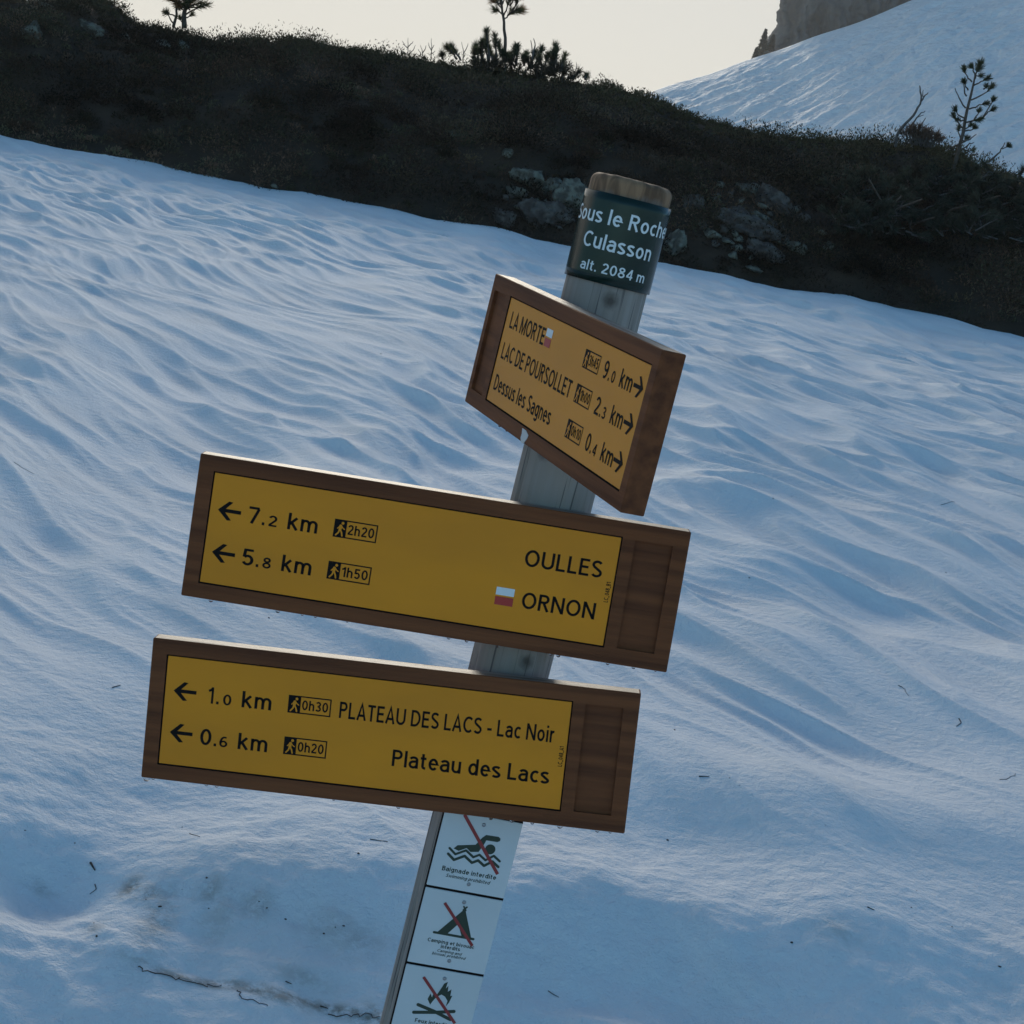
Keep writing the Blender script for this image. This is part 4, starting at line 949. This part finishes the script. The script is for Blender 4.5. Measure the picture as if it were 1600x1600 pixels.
board(3, 'lowest brown board pointing left to PLATEAU DES LACS', [km('1', '0', -14.2, -225.0), km('0', '6', 38.2, -230.0), [('PLATEAU DES LACS - Lac Noir', -63.4, -14.8, 20.4, 199.4, T0)], [('Plateau des Lacs', 6.6, 37.0, 20.6, 199.6, T0)]],
      [(-126.6, -36.3, '0h30'), (-127.0, 15.8, '0h20')], [(-267.6, -25.2, -1), (-267.8, 26.9, -1)], [], drops=[(-292, 4.2), (-284, 2.6), (-270, 4.0), (-218, 2.6), (-205, 2.8), (-142, 3.6), (-60, 2.8), (20, 2.2), (92, 4.2), (134, 4.0), (160, 4.0), (100, 2.4), (185, 2.5), (219, 3.0), (250, 3.6), (265, 3.6), (281, 2.6)], code='LC_048_A1')
b1, mw1 = board(1, 'topmost brown board turned sideways and pointing right to LA MORTE', [[('LA MORTE', -195.2, -31.0, 21.0, -57.5, T0)], [('LAC DE POURSOLLET', -199.0, 9.6, 20.8, 71.0, T0)], [('Dessus les Sagnes', -198.5, 50.8, 20.4, 30.0, T0)],
      km('9', '0', -30.8, 153.5, True), km('2', '3', 9.8, 155.0, True), km('0', '4', 51.6, 155.0, True)],
      [(86.5, -52.2, '3h45'), (86.8, -11.8, '1h00'), (86.8, 29.8, '0h10')], [(272.8, -40.6, 1), (272.2, -.2, 1), (271.0, 41.6, 1)], [(-54.6, -53.4)], right=True, drops=[(-150, 2.2), (-120, 2.4), (60, 2.0)])
# the knocked corner on the top board's lower edge
def chip(bd, mw, pts, z):
    bm = bmesh.new(); vs = [bm.verts.new((a*.001, b*.001, z*.001)) for a, b in pts]; f = bm.faces.new(vs)
    r = bmesh.ops.extrude_face_region(bm, geom=[f]); bmesh.ops.translate(bm, verts=[v for v in r['geom'] if isinstance(v, bmesh.types.BMVert)], vec=(0, 0, -.0006)); bmesh.ops.recalc_face_normals(bm, faces=bm.faces)
    me = bpy.data.meshes.new('bare_wood_chip'); bm.to_mesh(me); bm.free(); q = link('bare_wood_chip', me, M_chip, bd, mw); q['label'] = 'pale chipped patch on the lower edge of the board'
chip(b1, mw1, [(-52, 71.5), (-38, 71.5), (-26, 75), (-28, 80), (-36, 87.8), (-45, 87.8), (-50, 83), (-49, 78)], 0)

# green band wrapped round the post
def band_map(v):                                        # x mm along the arc, y down the post from the top -> post frame
    r = POST_R+.0030-v[:, 2]; t_ = v[:, 0]/(POST_R+.003)
    return np.stack([r*np.sin(t_), -r*np.cos(t_), POST_L-v[:, 1]], -1)
def add_band():
    t0, t1 = -2.05, 2.05; n = 70; V = []; zs = np.linspace(POST_L-.129, POST_L-.0235, 12)
    for r in (POST_R+.003, POST_R+.0018):
        for z_ in zs:
            for t_ in np.linspace(t0, t1, n):
                k = r+.0012*np.abs(t_/2.05)**6; V.append((k*np.sin(t_), -k*np.cos(t_), z_))
    m_ = 12*n; f = []
    for i in range(11):
        for j in range(n-1):
            a = i*n+j; f.append((a, a+1, a+n+1, a+n)); f.append((m_+a, m_+a+n, m_+a+n+1, m_+a+1))
    for j in range(n-1): f.append((j, m_+j, m_+j+1, j+1)); a = 11*n+j; f.append((a, a+1, m_+a+1, m_+a))
    for i in range(11): a = i*n; f.append((a, a+n, m_+a+n, m_+a)); a = i*n+n-1; f.append((a, m_+a, m_+a+n, a+n))
    me = mesh_np('name_band', V, f, True); return link('name_band', me, M_green, sign, P_MW)
nbd = add_band()
def wrap_text(body, xc, ln, base, cap, bold=.004):
    v, f = text_mesh(body, xc-ln/2, 0, cap, xc+ln/2, bold=bold)
    bm = bmesh.new(); vs = [bm.verts.new((a, -b+base, 0)) for a, b in v[:, :2]]
    for q in f:
        try: bm.faces.new([vs[i] for i in q])
        except ValueError: pass
    for it in range(3):
        le = [e for e in bm.edges if e.calc_length() > 3.0]
        if not le: break
        bmesh.ops.subdivide_edges(bm, edges=le, cuts=1)
        bmesh.ops.triangulate(bm, faces=[q for q in bm.faces if len(q.verts) > 4])
    for v_ in bm.verts: 
        p = band_map(np.array([[v_.co.x*.001, v_.co.y*.001, -.0006]])*np.array([[1, 1, 1]])); v_.co = p[0]
        tt_ = 0
    me = bpy.data.meshes.new('lettering'); bm.to_mesh(me); bm.free(); link('lettering', me, M_white, nbd, P_MW)
wrap_text('Sous le Rocher', 3.0, 158, 60, 18.6); wrap_text('Culasson', 2.0, 93, 90, 18.6); wrap_text('alt. 2084 m', 4.0, 87, 117, 12.4)

# white prohibition plates down the front of the post
yaw = R(11.5); pn = -yax*math.cos(yaw)+xax*math.sin(yaw); px_ = np.cross(pn, zax)*-1
px_ = np.cross(zax, pn) if np.dot(np.cross(zax, pn), xax) > 0 else np.cross(pn, zax)
def post_at(px, py):                                    # distance down from the post top of the point seen at a pixel
    d = ray(px, py); n = -yax; o = A_w+n*POST_R; s = np.dot(o-CAM, n)/np.dot(d, n); return np.dot(A_w-(CAM+d*s), axis)
PW, PH = 100.0, 98.0
d1 = post_at(722, 1391); d2 = post_at(695, 1511); pitch = d2-d1
def plate_mw(k): 
    o = A_w - axis*(d1 + pitch*(k-.5)) + pn*(POST_R+.0075) + px_*PLX
    return frame_matrix(o, px_, -axis, -pn)             # x right, y down, z into the post
PLX = .0035
bk = empty_b = None
mwb = frame_matrix(A_w - axis*(d1+pitch*1.0) + pn*(POST_R+.0015) + px_*PLX, px_, -axis, -pn)
bm = bmesh.new(); bmesh.ops.create_cube(bm, size=1)
for v in bm.verts: v.co = Vector((v.co.x*.1015, v.co.y*pitch*4.0, v.co.z*.0075))
bmesh.ops.bevel(bm, geom=list(bm.edges), offset=.0008, segments=2, affect='EDGES')
me = bpy.data.meshes.new('plate_backing'); bm.to_mesh(me); bm.free(); link('plate_backing', me, M_gap, sign, mwb)
PHm = pitch*1000-3.4
def plate(k, label):
    mw = plate_mw(k); bm = bmesh.new(); bmesh.ops.create_cube(bm, size=1)
    for v in bm.verts: v.co = Vector((v.co.x*PW, v.co.y*PHm, v.co.z*2.0))*.001
    bmesh.ops.bevel(bm, geom=list(bm.edges), offset=.0005, segments=2, affect='EDGES')
    me = bpy.data.meshes.new('prohibition_plate'); bm.to_mesh(me); bm.free(); p = link('prohibition_plate', me, M_plate, sign, mw); p['label'] = label
    for y in (-39.5, 40.0):
        bm = bmesh.new(); bmesh.ops.create_uvsphere(bm, u_segments=16, v_segments=8, radius=1)
        for v in bm.verts: v.co = Vector((2+v.co.x*2.6, y+v.co.y*2.6, -1+v.co.z*1.2))*.001
        me = bpy.data.meshes.new('screw'); bm.to_mesh(me); bm.free(); me.polygons.foreach_set('use_smooth', np.full(len(me.polygons), True)); link('screw', me, M_steel, p, mw)
    return p, mw
ZP = -.0012
def caption(p, mw, rows_):
    for (txt, x0, x1, base, cap, bo, sh) in rows_: Flat().text(txt, x0, base, cap, x1, bold=bo, shear=sh).build('lettering', M_pgreen, p, mw, ZP)
p, mw = plate(0, 'white plate with a struck-out swimmer')
g = Flat()
g.poly([(-28, -2.5), (-24, -7.5), (-2, -12.5), (4, -23), (8, -27.5), (24, -28), (27, -26), (27, -23), (24, -21), (10, -20.6), (8, -14), (4, -4), (-6, -2), (-12, -6), (-21, -.5)])
g.circle(17.5, -10, 6.6, .02)
zig = [(-33, -2.0), (-24, 4.5), (-12, -3.0), (-1, 4.0), (6, -.5), (15, 5), (24, -2.6), (33, 3)]
g.rline(zig, 3.0, .04); g.rline([(a, b+7.5) for a, b in zig], 3.4, .10); g.build('pictogram', M_pgreen, p, mw, ZP)
Flat().line([(-25, -48), (34.5, 20)], 4.2).build('red_bar', M_pred, p, mw, ZP-.0003)
caption(p, mw, [('Baignade interdite', -36, 34.5, 28.0, 6.2, .03, 0), ('Swimming prohibited', -29, 28.5, 35.6, 4.6, .015, .25)])
p, mw = plate(1, 'white plate with a struck-out tent')
g = Flat()
g.poly([(-22, 5), (4, -30), (6, -30), (22, 5), (9.5, 5), (1.5, -10), (-9, 5)]); g.rline([(-26, 6), (25, 6)], 3.2, .03); g.rline([(3, -34), (6.5, -29.5)], 2.2, .05); g.rline([(7, -34), (3.4, -29.5)], 2.2, .08); g.build('pictogram', M_pgreen, p, mw, ZP)
Flat().line([(-22, -34.5), (26, 15)], 3.8).build('red_bar', M_pred, p, mw, ZP-.0003)
caption(p, mw, [('Camping et bivouac', -31.5, 29, 19.0, 4.9, .03, 0), ('interdits', -13, 12, 25.0, 4.9, .03, 0), ('Camping and', -16, 16, 30.4, 3.8, .01, .25), ('bivouac prohibited', -22, 22, 35.2, 3.8, .01, .25)])
p, mw = plate(2, 'white plate with a struck-out campfire')
g = Flat()
for pts in ([(-8, -2), (-13, -9), (-11, -17), (-8, -12), (-7, -22), (-3, -16), (1, -27), (3, -33), (7, -36), (6.5, -27), (9, -31), (10, -23), (14, -27), (14.5, -18), (17, -19), (15, -9), (12, -3), (12.5, -11), (8, -16), (3, -18), (-3, -13), (-6, -7)],): g.poly(pts)
g.rline([(-26, 11.5), (0, 7), (24, 1.5)], 4.4, .03); g.rline([(-23, .5), (0, 6), (22, 13)], 4.4, .08); g.build('pictogram', M_pgreen, p, mw, ZP)
Flat().line([(-25, -37), (29, 17)], 3.8).build('red_bar', M_pred, p, mw, ZP-.0003)
caption(p, mw, [('Feux interdits', -22, 24, 24, 5.4, .03, 0), ('Fires prohibited', -20, 21, 31, 4.2, .01, .25)])

# ------------------------------------------------------------------ bits lying on the snow
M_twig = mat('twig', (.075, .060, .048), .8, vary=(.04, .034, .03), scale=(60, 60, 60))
def on_snow(px, py): return px_ground(px, py, snow_z)
def bit(pxs, r_, label, group=None, name='twig', cat='twig'):
    r_ = r_*.55
    P = [on_snow(*q) for q in pxs]
    pts = smooth_line(P, max(6, len(P)*4)); L0 = np.linalg.norm(pts[-1]-pts[0])
    if L0 > .06: pts[1:-1, :2] += RT.normal(size=(len(pts)-2, 2))*.0022; r_ *= .62
    pts[:, 2] = snow_z(pts[:, 0], pts[:, 1])+r_*.6
    o0 = pts.mean(0); v, f = tube(pts-o0, np.full(len(pts), r_)*np.linspace(1, .5, len(pts)), 6)
    o = link(name, mesh_np(name, v, f), M_twig, None, Matrix.Translation(Vector(o0))); tag(o, label, cat, group)
bit([(1403, 1071), (1413, 1077), (1420, 1088)], .0028, 'curved thin twig on the snow right of the lowest board')
bit([(1498, 1124), (1502, 1130), (1494, 1136)], .0028, 'tiny hooked twig on the snow below the curved one')
bit([(1470, 789), (1482, 786), (1492, 785)], .0032, 'short straight twig on the snow far right of the top board')
bit([(1562, 1219), (1578, 1217), (1587, 1209)], .0026, 'curved twig on the snow at the right edge of the picture')
bit([(1092, 1214), (1108, 1214)], .0026, 'pale thin twig on the snow beside the lowest board')
bit([(1355, 1418), (1366, 1423)], .0024, 'small slanting twig on the snow at the lower right')
bit([(22, 722), (36, 732), (54, 741)], .0022, 'thin stalk on the snow near the left edge beside the middle board')
bit([(578, 1312), (606, 1317)], .0018, 'thin straight stalk on the snow below the lowest board')
bit([(296, 1303), (312, 1309)], .0016, 'thin stalk in the shallow hollow below the lowest board')
bit([(141, 1350), (148, 1362)], .0042, 'dark seed husk on the snow at lower left')
bit([(148, 1383), (150, 1392), (140, 1398)], .0018, 'wispy stalk just below the dark seed husk')
bit([(175, 1076), (188, 1071)], .0024, 'short twig on the snow left of the lowest board')
bit([(856, 1551), (873, 1559)], .0018, 'thin stalk on the snow right of the campfire plate')
bit([(215, 1514), (232, 1519), (262, 1526), (290, 1534), (318, 1539), (346, 1541)], .0030, 'long dark strand standing in for the shadow gap and debris along the foot of the snow bank')  # dark tubes draw the shadow gap under the bank's overhang, with its debris
bit([(371, 1548), (380, 1562), (400, 1567), (418, 1573)], .0026, 'short dark strand standing in for the shadow gap and debris at the foot of the snow bank')
bit([(512, 1586), (545, 1590), (572, 1590), (594, 1590)], .0028, 'dark strand standing in for the shadow gap and debris at the foot of the snow bank beside the post')
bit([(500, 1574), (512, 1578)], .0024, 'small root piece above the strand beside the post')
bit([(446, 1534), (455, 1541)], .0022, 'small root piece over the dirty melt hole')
SP = [(285, 1293), (39, 1298), (147, 1443), (151, 1463), (159, 1504), (198, 1380), (201, 1388), (203, 1394), (236, 1400), (223, 1392), (250, 1417), (323, 1372), (328, 1393), (335, 1391), (347, 1389), (326, 1420), (373, 1396), (390, 1406), (405, 1409), (405, 1428), (417, 1419),
      (446, 1437), (524, 1449), (506, 1459), (537, 1447), (596, 1390), (560, 1334), (216, 1338), (117, 1318), (1054, 1141), (1140, 1216), (1156, 1229), (1237, 1473), (1195, 1518), (887, 1563), (1487, 1449), (1163, 1299), (1242, 1365), (1290, 1290), (1432, 1392), (1562, 1511), (1250, 1102), (420, 966), (1213, 505), (1237, 776), (1208, 779), (595, 553), (600, 1375), (155, 476), (366, 624), (1478, 895), (1171, 903), (1311, 887), (1424, 1418), (1043, 1313), (228, 1406), (231, 1384), (553, 1460), (285, 1390), (352, 1468)]
for i, (a_, b_) in enumerate(SP):
    p0 = on_snow(a_, b_); r_ = RT.uniform(.0010, .0023)*(p0[1]/3.2)**.6
    bm = bmesh.new(); bmesh.ops.create_icosphere(bm, subdivisions=1, radius=1)
    sx = RT.uniform(1, 2.0)
    for v in bm.verts: v.co = Vector((v.co.x*r_*sx, v.co.y*r_*1.2, v.co.z*r_*.8))*RT.uniform(.8, 1.2)
    me = bpy.data.meshes.new('debris_speck'); bm.to_mesh(me); bm.free()
    tag(link('debris_speck', me, M_twig, None, Matrix.Translation(Vector(p0)+Vector((0, 0, r_*.3))) @ Matrix.Rotation(RT.uniform(0, 3), 4, 'Z')), 'tiny dark speck of plant debris lying on the snow', 'debris', 'dark specks of debris on the snow')
